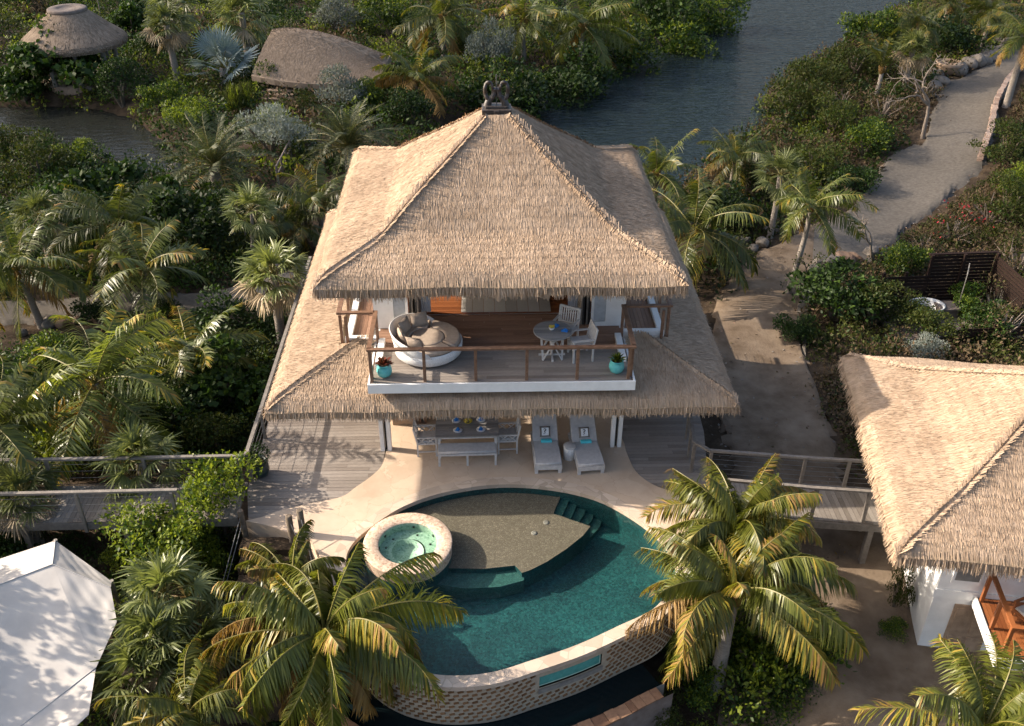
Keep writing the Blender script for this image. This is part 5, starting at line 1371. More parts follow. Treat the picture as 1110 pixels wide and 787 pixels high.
def shrub_mesh(seed, mat, n=3000, leaf=.075, asp=.5, lobes=9, up=.2, flat=.8, mat2=None, f2=.1, twig=False, shell=.7, lobe_r=None, name='foliage', pointed=False):
    """unit shrub: leaves through the outer volume of several lobes"""
    r = np.random.default_rng(seed)
    if lobe_r is None: lobe_r = (.16, .44); lobes += 9; spread = (.25, .88)
    else: spread = (.25, .68)
    c = r.normal(size=(lobes, 3)); c = nrm(c)*r.uniform(*spread, (lobes, 1)); c[:, 2] = np.abs(c[:, 2])*flat*1.1+.25
    lr = r.uniform(*lobe_r, lobes)
    k = r.choice(lobes, n, p=lr**2/np.sum(lr**2)); d = nrm(r.normal(size=(n, 3))); d[:, 2] = np.where(d[:, 2] < -.3, -d[:, 2], d[:, 2])
    rad = lr[k]*np.clip(1-np.abs(r.normal(0, 1-shell, n))*.8+(r.random(n) < .06)*r.uniform(0, .28, n), .2, 1.3)
    p = c[k]+d*rad[:, None]*np.array([1, 1, flat]); p[:, 2] = np.abs(p[:, 2])
    ax = nrm(d*.7+r.normal(0, .6, (n, 3))+np.array([0, 0, up])); nr = nrm(d+np.array([0, 0, .5])+r.normal(0, .55, (n, 3)))
    w = nrm(np.cross(ax, nr)); s = leaf*r.uniform(.45, 1.45, n)
    a = ax*s[:, None]; b = w*(s*asp)[:, None]
    V = np.stack([p-a*.5, p+b*.5+a*(.0 if not pointed else -.1), p+a*.5, p-b*.5+a*(.0 if not pointed else -.1)], 1)
    mi = np.zeros(n, int); mats = [MT[mat]]
    if mat2: mi = (r.random(n) < f2).astype(int); mats.append(MT[mat2])
    st = [(V, mi)]
    if twig:
        mats.append(MT['deadwood']); ti = len(mats)-1
        for i in range(26):
            d_ = nrm(r.normal(size=3)); d_[2] = abs(d_[2])+.3; d_ = nrm(d_); q = d_*r.uniform(.6, 1.0)
            st.append((tube_quads(np.array([[0, 0, 0], q*.5+r.normal(0, .06, 3), q]), [.022, .014, .005], 3), ti))
    return quad_mesh(name, st, mats)
def stem_mesh(seed, mat='bark', n=5):
    r = np.random.default_rng(seed); m = MB()
    for i in range(n):
        a = r.random()*6.28; q = r.uniform(.2, .5); m.tube([(0, 0, -.15), (q*.4*math.cos(a), q*.4*math.sin(a), .3), (q*math.cos(a), q*math.sin(a), .7)], [.05, .035, .015], 6)
    me = bpy.data.meshes.new('stem'); me.from_pydata(m.v, [], m.f); me.materials.append(MT[mat]); return me
STEMS = [stem_mesh(1), stem_mesh(2), stem_mesh(3, 'deadwood')]
SH = {
 'grape': [shrub_mesh(s, 'lf_green', 2600, .11, .85, 10, .1, .85, 'lf_dark', .35) for s in (11, 12, 13)],
 'dark': [shrub_mesh(s, 'lf_dark', 3000, .085, .6, 10, .1, .9, 'lf_green', .3) for s in (21, 22, 23)],
 'green': [shrub_mesh(s, 'lf_green', 3200, .08, .5, 11, .2, .85, 'lf_bright', .25) for s in (31, 32, 33)],
 'bright': [shrub_mesh(s, 'lf_bright', 3200, .075, .55, 12, .2, .85, 'lf_green', .3) for s in (41, 42, 43)],
 'olive': [shrub_mesh(s, 'lf_olive', 2800, .075, .45, 10, .2, .8, 'lf_green', .2) for s in (51, 52, 53)],
 'silver': [shrub_mesh(s, 'lf_silver', 3600, .075, .32, 16, .5, .8, None, lobe_r=(.2, .42), shell=.6) for s in (61, 62)],
 'dry': [shrub_mesh(s, 'lf_dry', 900, .07, .4, 9, .3, .75, 'lf_olive', .35, True, .4) for s in (71, 72, 73)],
 'reed': [shrub_mesh(s, 'lf_olive', 900, .42, .07, 6, 1.3, .7, 'lf_bright', .3, pointed=True) for s in (81, 82)],
 'ball': [shrub_mesh(91, 'lf_dark', 4200, .06, .5, 1, .1, .95, 'lf_green', .3, shell=.92, lobe_r=(.75, .76))],
}
def shrub(kind, u, v, rad, label, cat='shrub', hz=1.0, name=None, group=None, at=None, lift=0.0):
    """base seen at (u, v)"""
    p = G(u, v) if at is None else np.array(at, float); p[2] = float(hgt(p[0], p[1])[0])
    nm = name or {'grape': 'sea_grape_shrub', 'silver': 'silver_shrub', 'dry': 'dry_shrub', 'reed': 'grass_clump', 'ball': 'clipped_shrub'}.get(kind, 'leafy_shrub')
    t = empty(nm, tuple(p), 0, label, cat, group); ml = SH[kind]
    o = link('foliage', ml[rr.randrange(len(ml))], t, (0, 0, lift)); o.scale = (rad*rr.uniform(.92, 1.1), rad*rr.uniform(.92, 1.1), rad*hz); o.rotation_euler = (0, 0, rr.random()*6.28)
    if kind not in ('reed',):
        s = link('stem', STEMS[2 if kind == 'dry' else rr.randrange(2)], t); s.scale = (rad, rad, rad*hz*.9+lift)
    return t
def undergrowth(name, label, polys, mats, probs, n, r_=(.4, 1.0), hz=(.4, 1.1), leaf=.14, per=55, seed=0, world=False, asp=.5, avoid=()):
    """ground cover: nobody could count it, one object"""
    r = np.random.default_rng(seed); st = []
    P = [np.array([(G(*q)[:2] if not world else q) for q in p]) for p in polys]
    ar = np.array([.5*abs(np.dot(p[:, 0], np.roll(p[:, 1], 1))-np.dot(p[:, 1], np.roll(p[:, 0], 1))) for p in P])
    pts = []
    for p, k in zip(P, (n*ar/ar.sum()).astype(int)):
        lo, hi = p.min(0), p.max(0); got = 0
        for _ in range(60):
            q = lo+(hi-lo)*r.random((max(k, 50), 2)); q = q[sdist(q[:, 0], q[:, 1], p) < 0]
            for a in avoid: q = q[sdist(q[:, 0], q[:, 1], a) > .12]
            pts.append(q[:k-got]); got += len(q[:k-got])
            if got >= k: break
    q = np.concatenate(pts); N = len(q); z = hgt(q[:, 0], q[:, 1]); kind = r.choice(len(mats), N, p=probs)
    # patches of one kind together
    sel = np.sin(q[:, 0]*.55+seed)+np.sin(q[:, 1]*.48+q[:, 0]*.2+2*seed); kind = np.where(r.random(N) < .55, np.clip(((sel+2)/4*len(mats)).astype(int), 0, len(mats)-1), kind)
    cr = r.uniform(*r_, N); ch = r.uniform(*hz, N)
    c = np.repeat(np.stack([q[:, 0], q[:, 1], z], 1), per, 0); cr_ = np.repeat(cr, per); ch_ = np.repeat(ch, per); kk = np.repeat(kind, per); M_ = len(c)
    d = nrm(r.normal(size=(M_, 3))); d[:, 2] = np.abs(d[:, 2]); f = np.clip(1-np.abs(r.normal(0, .25, M_)), .2, 1.1)
    p = c+d*f[:, None]*np.stack([cr_, cr_, ch_], 1)
    ax = nrm(d*.6+r.normal(0, .7, (M_, 3))+np.array([0, 0, .2])); nr = nrm(d+np.array([0, 0, .6])+r.normal(0, .5, (M_, 3))); w = nrm(np.cross(ax, nr))
    s = leaf*r.uniform(.55, 1.3, M_); a = ax*s[:, None]*.5; b = w*(s*asp)[:, None]*.5
    me = quad_mesh(name, [(np.stack([p-a, p+b, p+a, p-b], 1), kk)], [MT[m] for m in mats])
    o = link(name, me); o['kind'] = 'stuff'; return o
def bare_tree(name, u, v, H, label, seed, spread=.5, mat='deadwood', depth_=4, leaves=None):
    r = np.random.default_rng(seed); m = MB(); tips = []
    def grow(p, d, L, rad, k):
        n = 4; pts = [p]; q = p
        for i in range(n):
            d = nrm(d+r.normal(0, .16, 3)); q = q+d*L/n; pts.append(q)
        m.tube(pts, np.linspace(rad, rad*.62, n+1), 6, cap=False)
        if k == 0: tips.append(q); return
        for _ in range(2 if r.random() < .6 else 3):
            dd = nrm(d+r.normal(0, spread, 3)+np.array([0, 0, .1])); grow(q, dd, L*r.uniform(.6, .8), rad*.6, k-1)
    grow(np.zeros(3), nrm(np.array([r.normal(0, .1), r.normal(0, .1), 1])), H*.38, H*.02+.02, depth_)
    p = G(u, v); t = empty(name, (p[0], p[1], float(hgt(p[0], p[1])[0])), 0, label, 'tree'); m.build('trunk', MT[mat], t)
    if leaves:
        T = np.repeat(np.array(tips), 14, 0); T = T+r.normal(0, .16, T.shape); ax = nrm(r.normal(size=T.shape))*.05; w = nrm(np.cross(ax, r.normal(size=T.shape)))*.028
        link('crown', quad_mesh('crown', [(np.stack([T-ax, T+w, T+ax, T-w], 1), 0)], [MT[leaves]]), t)
    return t
# ------------------------------------------------------------------ palms
CC = [coconut(101, 2.7, 21, 50, .95, .05, old=.08, yellow=.05), coconut(102, 2.7, 22, 50, 1.15, .05, old=.18, yellow=.06), coconut(103, 2.6, 19, 50, .85, .05, old=.1, yellow=.12), coconut(104, 2.7, 20, 50, 1.0, .05, old=.1, yellow=.06, wind=np.array([.9, -.2, .1]), emax=70)]
CO = coconut(105, 2.5, 20, 50, 1.1, .05, old=.42, yellow=.1, emin=-25)
FP = [fanpalm(201, .7, .6, 34), fanpalm(202, .6, .55, 38, dead=.35), fanpalm(203, .75, .62, 30, dead=.15, droop=.4)]
DP = [datepalm(301), datepalm(302, 2.3, 52)]
WL_ = np.array([.5, .1, 0])
# big foreground palms, each with a crown of its own
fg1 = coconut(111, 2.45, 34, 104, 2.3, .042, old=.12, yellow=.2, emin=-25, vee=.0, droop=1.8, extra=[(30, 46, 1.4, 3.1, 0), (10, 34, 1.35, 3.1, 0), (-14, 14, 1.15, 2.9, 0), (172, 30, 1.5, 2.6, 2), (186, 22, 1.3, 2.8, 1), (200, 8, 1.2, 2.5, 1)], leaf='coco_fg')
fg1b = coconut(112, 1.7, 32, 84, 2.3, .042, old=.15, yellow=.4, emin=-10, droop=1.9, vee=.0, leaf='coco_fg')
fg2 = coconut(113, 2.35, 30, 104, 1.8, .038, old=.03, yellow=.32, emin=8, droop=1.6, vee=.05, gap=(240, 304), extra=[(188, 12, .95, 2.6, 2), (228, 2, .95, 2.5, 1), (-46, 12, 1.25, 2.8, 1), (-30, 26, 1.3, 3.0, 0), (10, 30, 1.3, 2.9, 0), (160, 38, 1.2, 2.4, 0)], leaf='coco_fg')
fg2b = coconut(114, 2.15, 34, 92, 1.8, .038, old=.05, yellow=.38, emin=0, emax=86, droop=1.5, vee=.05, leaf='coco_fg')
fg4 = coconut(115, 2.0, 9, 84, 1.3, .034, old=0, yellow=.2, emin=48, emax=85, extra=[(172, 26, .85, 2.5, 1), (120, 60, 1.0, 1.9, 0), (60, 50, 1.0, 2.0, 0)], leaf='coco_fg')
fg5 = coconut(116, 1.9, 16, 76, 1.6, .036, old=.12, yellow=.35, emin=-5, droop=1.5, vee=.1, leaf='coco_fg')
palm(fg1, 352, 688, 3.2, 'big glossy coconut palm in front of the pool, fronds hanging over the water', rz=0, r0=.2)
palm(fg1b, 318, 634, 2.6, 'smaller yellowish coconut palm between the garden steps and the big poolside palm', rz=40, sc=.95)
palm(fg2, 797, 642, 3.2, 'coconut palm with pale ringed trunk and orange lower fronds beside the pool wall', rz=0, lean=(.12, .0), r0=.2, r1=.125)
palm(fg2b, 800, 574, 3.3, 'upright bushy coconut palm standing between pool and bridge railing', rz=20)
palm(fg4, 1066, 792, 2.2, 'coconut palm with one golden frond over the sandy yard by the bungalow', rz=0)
palm(fg5, 205, 770, 2.0, 'low coconut palm below the thatch palms beside the white sail', rz=60)
for (u, v, H, l, k, rz, sc) in (
    (178, 640, 2.2, 'thatch palm tallest of the cluster by the sail, under the bright shrub', 0, 0, 1.0),
    (168, 692, 1.8, 'thatch palm with pale dry leaf bases in the middle of the cluster by the sail', 1, 50, 1.05),
    (150, 735, 1.3, 'low spiky thatch palm at the sail edge, bottom of the cluster', 0, 100, 1.0),
    (218, 700, 1.4, 'thatch palm half shaded behind the cluster toward the garden steps', 2, 10, .9)):
    palm(FP[k], u, v, H, l, 'thatch_palm', 'palm tree', rz, sc, r0=.10, r1=.08)
palm(FP[1], 28, 528, 2.1, 'short fan palm with stout trunk in front of the boardwalk rail', 'fan_palm', 'palm tree', 30, 1.0, r0=.15, r1=.12, base=(*(lambda p: (p[0], p[1]))(U(24, 536, .35)), -1.75))
palm(FP[0], 150, 500, 1.8, 'dark fan palm growing against the far boardwalk railing', 'fan_palm', 'palm tree', 80, 1.0)
palm(FP[1], 296, 300, 2.6, 'shaggy grey green fan palm beside the lower thatch corner', 'fan_palm', 'palm tree', 10, 1.25, r0=.16, r1=.13)
palm(FP[2], 272, 228, 2.2, 'slim fan palm with bent pale stem in the shaded thicket', 'fan_palm', 'palm tree', 70, .95, lean=(.3, 0), r0=.08, r1=.06)
palm(FP[0], 42, 236, 2.6, 'dark fan palm against the sea grape thicket above the gravel path', 'fan_palm', 'palm tree', 20, 1.0)
palm(CC[0], 103, 415, 2.6, 'large coconut palm with a bright arching frond in the garden bed', rz=75, sc=1.12)
palm(CC[2], 155, 290, 2.0, 'coconut palm with short trunk standing at the gravel path edge', rz=15, sc=.98)
palm(CC[1], 20, 292, 2.3, 'coconut palm leaning over the gravel path with a pale trunk', rz=120, sc=.95, lean=(-.25, 0))
palm(CC[3], 128, 243, 2.4, 'coconut palm in front of the dark sea grape thicket', rz=200, sc=.95)
palm(CC[2], 205, 382, 1.5, 'young yellow green coconut palm in the middle of the garden bed', rz=140, sc=.92)
palm(CC[0], -8, 465, 2.4, 'coconut palm cut by the picture edge above the boardwalk', rz=50, sc=1.0)
palm(DP[0], 232, 180, 1.3, 'dense grey green date palm on the pond bank', 'date_palm', rz=0, sc=1.15, r0=.25, r1=.22)
palm(DP[1], 378, 158, 1.4, 'dense date palm touching the upper thatch corner', 'date_palm', rz=40, sc=1.15, r0=.25, r1=.22)
palm(CO, 345, 218, 1.6, 'coconut palm with drooping orange frond beside the upper thatch edge', rz=170, sc=.92)
palm(CC[1], 322, 243, 1.0, 'small fresh green coconut palm under the orange fronded one', rz=270, sc=.7)
palm(FP[1], 181, 28, 3.4, 'tall sabal palm with brown skirt between the two pavilions', 'sabal_palm', 'palm tree', 0, 1.45, r0=.19, r1=.15)
palm(FP[0], 262, 14, 3.0, 'full sabal palm behind the curved pavilion', 'sabal_palm', 'palm tree', 60, 1.75, r0=.19, r1=.15)
palm(FP[2], 185, 5, 3.0, 'sabal palm crown cut by the top edge beyond the pavilions', 'sabal_palm', 'palm tree', 100, 1.5, r0=.18, r1=.15)
palm(CO, 452, 86, 1.5, 'coconut palm with orange hanging fronds beside the curved pavilion gable', rz=30, sc=1.15)
palm(CC[0], 480, 18, 2.8, 'tall dark coconut palm behind the orange fronded palm', rz=80, sc=1.25)
palm(CC[2], 568, 22, 2.6, 'coconut palm above the silver shrub on the canal bank', rz=150, sc=1.3)
palm(CC[3], 632, 22, 2.6, 'coconut palm with fronds drooping toward the canal', rz=10, sc=1.35)
palm(CC[1], 752, 250, 2.2, 'large dark coconut palm with brown fronds spreading beside the thatch', rz=250, sc=1.12)
palm(CC[0], 712, 186, 2.2, 'coconut palm fronds showing beyond the upper thatch corner at the canal', rz=95, sc=.85)
palm(CO, 797, 172, 1.8, 'coconut palm with orange fronds on the canal bank', rz=200, sc=.8)
palm(FP[2], 846, 190, 2.8, 'slim fan palm standing by the pale stones of the track', 'fan_palm', 'palm tree', 30, .95, r0=.14, r1=.11)
palm(CC[3], 880, 222, 3.6, 'wind swept coconut palm with slender ringed trunk over the road', rz=0, sc=.72, lean=(.35, .1), r0=.15, r1=.10)
palm(FP[1], 990, 52, 2.6, 'sabal palm with grey trunk on the bank between canal and road', 'sabal_palm', 'palm tree', 0, 1.15, r0=.17, r1=.14)
palm(CC[1], 996, 26, 3.6, 'coconut palm rising behind the grey trunked sabal palm', rz=60, sc=.62)
palm(coconut(131, 2.3, 7, 30, .5, .06, old=0, yellow=.5, emin=45, emax=88, droop=.7), 957, 72, 1.8, 'young upright palm with yellow fronds near the bare tree', rz=30, sc=1.0)
palm(CC[2], 1075, 12, 2.2, 'coconut palm at the top of the road behind the boulder row', rz=10, sc=.72)
palm(CC[0], 1030, 2, 2.2, 'coconut palm cut by the top edge with a leaning pale trunk', rz=160, sc=.62, lean=(.5, 0))
palm(CC[1], 1112, 42, 3.6, 'palm with white rough trunk beside the road kerb wall', rz=300, sc=.75, r0=.22, r1=.17)
bp = fanpalm(210, 1.1, .85, 20, 24, 0, ('blue_fan', 'blue_fan'), 220, .1, -5)
palm(bp, 242, 74, 1.0, 'silvery blue fan palm with big stiff leaves', 'silver_fan_palm', 'palm tree', 0, 1.3, r0=.25, r1=.22)

# ------------------------------------------------------------------ shrubs and small trees one can tell apart
for a in (
 ('silver', 366, 36, 2.6, 'silver grey shrub behind the ridge of the curved pavilion'),
 ('silver', 372, 120, 2.4, 'silver grey shrub in front of the curved pavilion gable'),
 ('silver', 296, 168, 2.5, 'broad silver grey shrub between date palm and thatch'),
 ('silver', 535, 74, 2.0, 'upright silver grey shrub on the canal bank under the palms', 'shrub', 1.5),
 ('silver', 1000, 385, .9, 'small silvery shrub behind the bungalow thatch'),
 ('grape', 70, 95, 3.1, 'glossy sea grape bush before the round pavilion'),
 ('grape', 25, 100, 2.0, 'low sea grape bush on the bank edge by the pond'),
 ('ball', 132, 108, 2.0, 'dark rounded clipped bush on the pond bank'),
 ('bright', 212, 142, 1.7, 'yellow green bush overhanging the pond end'),
 ('green', 182, 120, 1.6, 'leafy green bush above the pond end'),
 ('green', 30, 8, 3.0, 'light green tree at the back corner beyond the round pavilion'),
 ('grape', 145, 40, 2.2, 'dark leafy bush right behind the round pavilion'),
 ('dark', 165, 58, 1.6, 'round dark bush under the sabal palm skirt'),
 ('green', 290, 100, 1.8, 'green bush in front of the curved pavilion steps'),
 ('olive', 330, 122, 1.3, 'olive shrub with thin stem before the silver gable shrub'),
 ('reed', 262, 120, 1.5, 'yellow green arching grass clump below the silver fan palm'),
 ('green', 425, 40, 2.6, 'fresh green big leaved tree behind the curved pavilion'),
 ('olive', 500, 60, 2.0, 'thin olive shrub between the palms and silver upright shrub'),
 ('dark', 445, 135, 1.8, 'dark green bush behind the roof slope near the finial'),
 ('green', 400, 120, 1.6, 'mid green bush under the orange fronded palm'),
 ('dark', 560, 110, 3.0, 'dense dark mangrove bush beside the roof finial at the canal'),
 ('dark', 625, 92, 2.8, 'dark mangrove bush leaning over the canal bend'),
 ('green', 680, 60, 3.2, 'rich green mangrove bush at the middle of the far bank'),
 ('green', 735, 42, 3.4, 'rich green mangrove bush on the far bank near the top'),
 ('green', 775, 22, 3.2, 'lighter mangrove bush last along the far bank'),
 ('dark', 700, 30, 3.5, 'dark mangrove tree behind the canal bank bushes'),
 ('grape', 75, 262, 2.1, 'big dark sea grape tree over the gravel path, outermost of the thicket'),
 ('grape', 125, 240, 2.2, 'tall leafy sea grape tree in the middle of the thicket'),
 ('grape', 180, 255, 2.0, 'sea grape tree at the thicket end below the date palm'),
 ('dark', 215, 270, 2.2, 'dark shaded bush under the date palm'),
 ('olive', 15, 172, 1.6, 'olive shrub on the pond islet at the picture edge'),
 ('bright', 85, 178, 1.3, 'small round yellow green shrub on the near pond bank'),
 ('olive', 45, 195, 1.9, 'olive shrub mass behind the sea grape thicket'),
 ('dark', 108, 350, .9, 'small round dark bush at the gravel path edge'),
 ('olive', 150, 378, 1.0, 'pale olive bush below the path palm'),
 ('dark', 180, 350, .8, 'small dark bush beside the path palm trunk'),
 ('green', 60, 395, 1.2, 'green shrub behind the large garden palm'),
 ('dark', 235, 372, 1.5, 'dark bush beside the long deck railing'),
 ('grape', 250, 440, 1.7, 'round leaved bush against the deck railing corner'),
 ('dark', 190, 470, 1.5, 'dark bush behind the boardwalk between two palms'),
 ('olive', 235, 490, 1.2, 'olive brown bush near the dark plant pot'),
 ('grape', 20, 440, 1.5, 'sea grape bush under the palm cut by the picture edge'),
 ('bright', 138, 612, .7, 'small bright green shrub rising between boardwalk and sail'),
 ('dark', 12, 610, 1.0, 'dark green bush under the short fan palm by the sail'),
 ('green', 225, 615, 1.0, 'leafy shrub between bright shrub and garden steps'),
 ('bright', 832, 735, 1.7, 'dense bright green bush behind the ringed palm trunk'),
 ('bright', 862, 695, 1.3, 'green bush between ringed palm and sandy yard'),
 ('green', 748, 752, .9, 'small green bush at the pool end below the golden frond'),
 ('green', 790, 720, 1.0, 'mid green bush at the end of the pool trough'),
 ('green', 735, 712, .7, 'dark leafy bush between pool end and ringed palm'),
 ('olive', 715, 785, .95, 'pale leaved bush beside the rusty pool edge stones'),
 ('dark', 905, 345, 1.9, 'large dark green bush beside the slender road palm'),
 ('olive', 948, 350, 1.5, 'olive brown wispy bush in front of the slatted fence'),
 ('dark', 862, 370, .9, 'dark sparse bush at the foot of the slender palm'),
 ('green', 1045, 345, 1.1, 'green vine bush hanging over the bathing court'),
 ('green', 975, 300, 1.2, 'green bush beside the bare sapling above the court'),
 ('olive', 1010, 372, 1.2, 'spreading olive bush between the white tub and bungalow thatch'),
 ('dark', 1060, 362, 1.1, 'dark leafy bush beside the lower reddish fence'),
 ('olive', 985, 352, 1.2, 'olive bush leaning on the court fence beside the white tub'),
 ('dry', 1082, 372, 1.4, 'brown twiggy bush covering the dark reddish fence'),
 ('dry', 1075, 345, 1.5, 'grey twiggy bush with yellow leaves by the court'),
 ('dry', 1100, 300, 1.8, 'tall grey dead bush at the picture edge'),
 ('dry', 1030, 262, 1.3, 'dry brown bush with red flowers on the road verge'),
 ('dry', 1072, 240, 1.4, 'dry brown scrub bush above the road verge'),
 ('olive', 1090, 235, 1.7, 'olive green scrub bush on the slope at the edge'),
 ('bright', 1105, 215, 1.3, 'yellow green bush on the slope at the edge'),
 ('dry', 1000, 275, .9, 'low brown brush hugging the road curve'),
 ('olive', 1090, 175, 1.7, 'dull olive bush above the kerb wall'),
 ('green', 935, 170, 1.7, 'lush green bush at the road edge below the bare tree'),
 ('olive', 900, 150, 1.9, 'green bush mid bank between canal and road'),
 ('olive', 860, 130, 2.2, 'olive bush on the canal bank bulge'),
 ('olive', 880, 108, 2.2, 'light green bush along the canal bank'),
 ('olive', 925, 88, 2.4, 'olive bush high along the canal bank'),
 ('green', 945, 55, 2.5, 'bright green bush on the canal bank near the top'),
 ('dark', 1030, 62, 2.2, 'dark bush behind the clay bowl and boulders'),
 ('dark', 925, 205, 1.2, 'dark round bush at the road corner'),
 ('olive', 880, 195, 1.8, 'olive bush behind the wind swept palm'),
 ('dry', 955, 130, 1.8, 'brown thorny brush beside the bare tree'),
 ('dry', 910, 120, 1.5, 'rust brown brush in the middle of the bank'),
 ('dry', 1000, 110, 1.4, 'grey twig brush at the foot of the boulder pile'),
 ('olive', 820, 215, 1.6, 'olive bush at the canal edge near the orange palm'),
 ('dark', 780, 245, 1.6, 'dark bush between big drooping palm and track'),
 ('green', 965, 690, .45, 'tiny green plant against the bungalow wall foot'),
 ):
    shrub(*a)
shrub('bright', 0, 0, 1.35, 'bright yellow green shrub against the timber deck corner', 'shrub', 1.1, at=(*U(238, 552, -.2)[:2], 0), lift=1.25)
shrub('bright', 0, 0, 1.45, 'bright green shrub in front of the boardwalk', 'shrub', .95, at=(*U(180, 585, -.4)[:2], 0), lift=1.0)
shrub('bright', 0, 0, 1.1, 'mid green shrub under the bright ones at the sail side', 'shrub', 1.1, at=(*U(215, 605, -.8)[:2], 0), lift=.6)
SH['flower'] = [shrub_mesh(95, 'lf_red', 60, .06, .8, 9, .2, .8, None)]
fl_ = [o for o in COL.objects if o.get('label', '').startswith('dry brown bush with red flowers')][0]
o = link('blossom', SH['flower'][0], fl_); o.scale = (1.55, 1.55, 1.6)
vine = shrub('olive', 985, 690, .38, 'sparse vine climbing the bungalow corner wall', 'vine', 4.2, 'wall_vine', at=(9.62, -8.1, -1.8))
bare_tree('bare_tree', 1000, 150, 4.6, 'leafless pale grey tree at the road edge', 5, .42)
bare_tree('bare_sapling', 948, 283, 2.6, 'leafless thin sapling beside the road bend', 8, .35, depth_=3)
bare_tree('thin_tree', 268, 268, 2.4, 'thin pale stemmed sapling in the shaded thicket', 12, .35, depth_=3, leaves='lf_olive')
bare_tree('thin_tree', 872, 318, 1.9, 'small sapling with light leaves beside the slender road palm', 15, .4, depth_=3, leaves='lf_olive')

# trees just outside the picture that shade the sail and the boardwalk
shrub('dark', 0, 0, 2.4, 'broad dark tree beyond the picture edge beside the sail', 'tree', 1.0, 'broadleaf_tree', at=(-15.7, -8.9, 0), lift=2.6)
shrub('dark', 0, 0, 2.4, 'round leafy tree beyond the picture edge in front of the sail', 'tree', 1.1, 'broadleaf_tree', at=(-15.7, -11.6, 0), lift=2.8)
# ------------------------------------------------------------------ ground cover
RD = []
for Lp, Rp in ((ROAD_L, ROAD_R),):
    RD.append(np.array([G(*p)[:2] for p in Lp]+[G(*p)[:2] for p in Rp][::-1]))
PTH = np.array([G(*p)[:2] for p in [(-60,328),(0,324),(60,319),(130,315),(245,309),(345,278),(345,320),(270,333),(215,341),(110,350),(0,356),(-60,359)]])
CRT = np.array([(14.0,3.9),(17.9,4.0),(17.9,6.1),(14.0,5.9)])
AV = [CRT, np.array(CANAL), np.array(POND), RD[0], PTH, np.array(DECKL), np.array(DECKR)]
undergrowth('undergrowth', '', [[(-80,60),(-80,-40),(420,-40),(830,-30),(790,20),(600,105),(480,150),(360,190),(200,200),(170,150),(100,118),(0,115)]], ['lf_dark','lf_green','lf_olive','lf_bright','lf_dry'], [.5,.3,.13,.03,.04], 4000, (.5, 1.3), (.4, 1.5), .24, 55, 1, avoid=AV)
undergrowth('undergrowth', '', [[(-80,155),(60,160),(190,195),(330,215),(300,330),(-80,330)]], ['lf_dark','lf_dark','lf_green','lf_olive'], [.4,.3,.2,.1], 1000, (.4, 1.0), (.3, 1.3), .18, 55, 2, avoid=AV)
undergrowth('undergrowth', '', [[(-80,395),(100,388),(225,372),(318,338),(262,500),(-80,520)]], ['lf_dark','lf_green','lf_olive','lf_bright'], [.45,.25,.2,.1], 900, (.3, .8), (.25, 1.1), .13, 70, 3, avoid=AV)
undergrowth('undergrowth', '', [[(-80,575),(262,575),(250,640),(200,760),(-80,900)]], ['lf_dark','lf_green','lf_bright'], [.5,.3,.2], 300, (.3, .6), (.2, .8), .10, 70, 4, avoid=AV)
undergrowth('undergrowth', '', [[(1010,-10),(965,15),(900,62),(830,90),(822,130),(790,160),(740,205),(770,320),(850,262),(950,190),(1010,110),(1110,45),(1130,-20)]], ['lf_olive','lf_green','lf_dry','lf_bright','lf_dark'], [.34,.22,.24,.05,.15], 1600, (.45, 1.1), (.4, 1.4), .2, 55, 5, avoid=AV)
undergrowth('undergrowth', '', [[(1130,85),(1094,140),(1078,202),(975,272),(886,328),(868,352),(890,420),(915,480),(960,540),(1130,400)]], ['lf_dry','lf_olive','lf_dry','lf_dark'], [.35,.25,.2,.2], 900, (.35, .8), (.2, .9), .14, 55, 6, avoid=AV)
undergrowth('undergrowth', '', [[(1130,66),(1086,130),(1068,194),(975,262),(912,300),(886,322),(889,336),(980,284),(1084,214),(1100,146),(1130,96)]], ['lf_dry','lf_olive','lf_dry'], [.5,.3,.2], 420, (.12, .4), (.05, .22), .10, 34, 9, avoid=AV)
undergrowth('undergrowth', '', [[(690,740),(760,690),(860,640),(905,700),(850,800),(760,860),(660,840)]], ['lf_green','lf_bright','lf_dark'], [.4,.3,.3], 170, (.25, .55), (.2, .7), .085, 90, 7, avoid=[np.array(offset_loop(OUT, 1.2))])
undergrowth('undergrowth', '', [[(255,600),(240,700),(300,800),(560,860),(420,740),(340,660),(345,600)]], ['lf_dark','lf_green'], [.6,.4], 120, (.25, .5), (.15, .5), .09, 70, 8, avoid=[np.array(offset_loop(OUT, 1.2))])
for o in [o for o in COL.objects if o.name.startswith('undergrowth')]:
    k = [o.name == 'undergrowth' or o.name.endswith('.%03d' % i) for i in range(1, 10)]
labs = {'undergrowth': 'mixed thicket of bushes around the distant pavilions', 'undergrowth.001': 'dark leafy thicket between pond and gravel path', 'undergrowth.002': 'garden bed foliage between gravel path and boardwalk', 'undergrowth.003': 'low foliage around the white sail', 'undergrowth.004': 'olive scrub on the bank between canal and road', 'undergrowth.005': 'dry scrub on the slope beside the road bend', 'undergrowth.006': 'thin brown ground cover on the verge of the road bend', 'undergrowth.007': 'low bright foliage at the foot of the poolside palm', 'undergrowth.008': 'shaded low foliage below the garden steps'}
for k, v in labs.items():
    if k in bpy.data.objects: bpy.data.objects[k]['label'] = v; bpy.data.objects[k]['category'] = 'undergrowth'

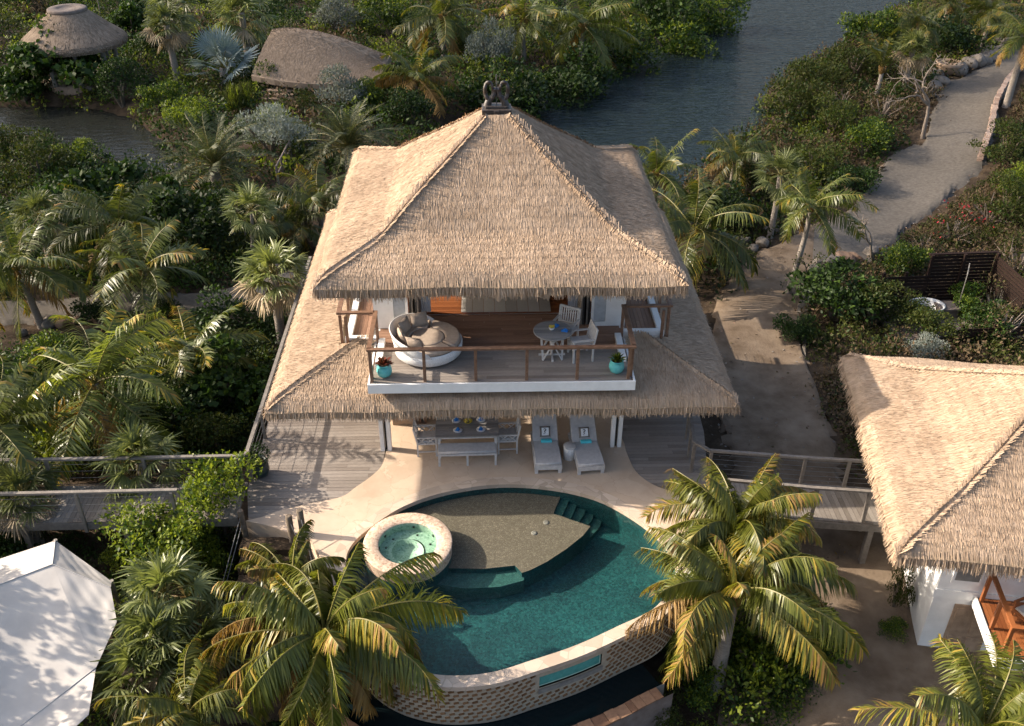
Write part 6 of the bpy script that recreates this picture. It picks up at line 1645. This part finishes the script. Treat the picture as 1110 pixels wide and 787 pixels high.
# fallen leaves and pebbles on the tracks, too many to count
def litter(name, label, polys, n, mats, seed, size=.07):
    r = np.random.default_rng(seed); q = []
    for p in polys:
        lo, hi = p.min(0), p.max(0)
        for _ in range(40):
            c = lo+(hi-lo)*r.random((4000, 2)); d = sdist(c[:, 0], c[:, 1], p); c = c[(d < .3) & (r.random(len(c)) < np.exp(-np.abs(d)/.9)*.9+.06)]
            q.append(c[:max(1, n//len(polys)//6)])
            if sum(len(a) for a in q) >= n: break
    q = np.concatenate(q)[:n*2]; N = len(q); z = hgt(q[:, 0], q[:, 1])+.075+r.random(N)*.02
    c = np.stack([q[:, 0], q[:, 1], z], 1); a = nrm(np.stack([r.normal(size=N), r.normal(size=N), r.normal(0, .35, N)], 1)); w = nrm(np.cross(a, np.array([0, 0, 1.])+r.normal(0, .4, (N, 3))))
    s = (size*r.uniform(.4, 1.6, N))[:, None]; a = a*s; w = w*s*.55
    o = link(name, quad_mesh(name, [(np.stack([c-a, c+w, c+a, c-w], 1), r.integers(0, len(mats), N))], [MT[m] for m in mats])); tag(o, label, 'litter', None, 'stuff')
litter('leaf_litter', 'dry leaves and pebbles along the edges of the gravel road', [RD[0]], 1600, ['lf_dry', 'rock', 'rockred'], 3, .045)
YD = np.array([G(*p)[:2] for p in [(800,640),(900,600),(980,590),(1010,700),(1080,780),(950,800),(850,800),(760,800)]])
litter('leaf_litter', 'dry leaves scattered on the sandy yard by the bungalow', [YD], 500, ['lf_dry', 'coco_d', 'rockred'], 4, .04)
# ------------------------------------------------------------------ light
SUN_EL, SUN_AZ = R(30), R(11)
sd = Vector((-math.cos(SUN_AZ)*math.cos(SUN_EL), math.sin(SUN_AZ)*math.cos(SUN_EL), math.sin(SUN_EL)))
ld = bpy.data.lights.new('sun', 'SUN'); ld.energy = 4.9; ld.angle = R(.53); ld.color = (1.0, .87, .72)
lo = bpy.data.objects.new('sun', ld); COL.objects.link(lo); lo.rotation_euler = sd.to_track_quat('Z', 'Y').to_euler(); lo.location = sd*60
# unseen cloud bank, added only to shade the canal, pavilions and far road bend
cb = MB(); r_ = random.Random(4)
for k in range(3):
    for i in range(14):
        c0 = Vector((-30+i*9-20+r_.uniform(-3, 3), 36+30*k+r_.uniform(-2, 2), 0)) + sd*(560+r_.uniform(-6, 6))
        R_ = 24+r_.uniform(-3, 3); n_ = 24
        if k == 0: c0.y -= 6+3*math.sin(i*.9)
        cb.lathe([(0, -3), (R_*.7, -2.2), (R_, 0), (R_*.75, 4), (R_*.4, 7), (0, 8)], tuple(c0), n_)
bm_ = bmesh.new(); tmp_ = cb.build('shade_cloud', MT['cloud']); tag(tmp_, 'unseen cloud bank added to shade the canal and far pavilions', None, None, 'structure')
rm_ = tmp_.modifiers.new('join', 'REMESH'); rm_.mode = 'VOXEL'; rm_.voxel_size = 3.0
w = bpy.data.worlds.new('World'); SC.world = w; w.use_nodes = True; t = w.node_tree
bg = t.nodes.get('Background') or t.nodes.new('ShaderNodeBackground')
sk = t.nodes.new('ShaderNodeTexSky'); sk.sky_type = 'NISHITA'; sk.sun_disc = False; sk.sun_elevation = SUN_EL; sk.sun_rotation = math.atan2(sd.x, sd.y)
sk.air_density = 1.0; sk.dust_density = 4.5; sk.ozone_density = 1.0
t.links.new(sk.outputs[0], bg.inputs[0]); bg.inputs[1].default_value = .145
SC.view_settings.view_transform = 'Standard'; SC.view_settings.look = 'None'; SC.view_settings.gamma = 1; SC.view_settings.exposure = 1.06
SC.view_settings.use_curve_mapping = False
SC.render.engine = 'CYCLES'
SC.cycles.max_bounces = 6; SC.cycles.transparent_max_bounces = 12; SC.cycles.diffuse_bounces = 3; SC.cycles.caustics_reflective = False; SC.cycles.caustics_refractive = False
SC.cycles.sample_clamp_indirect = 4
SC.cycles.use_denoising = True
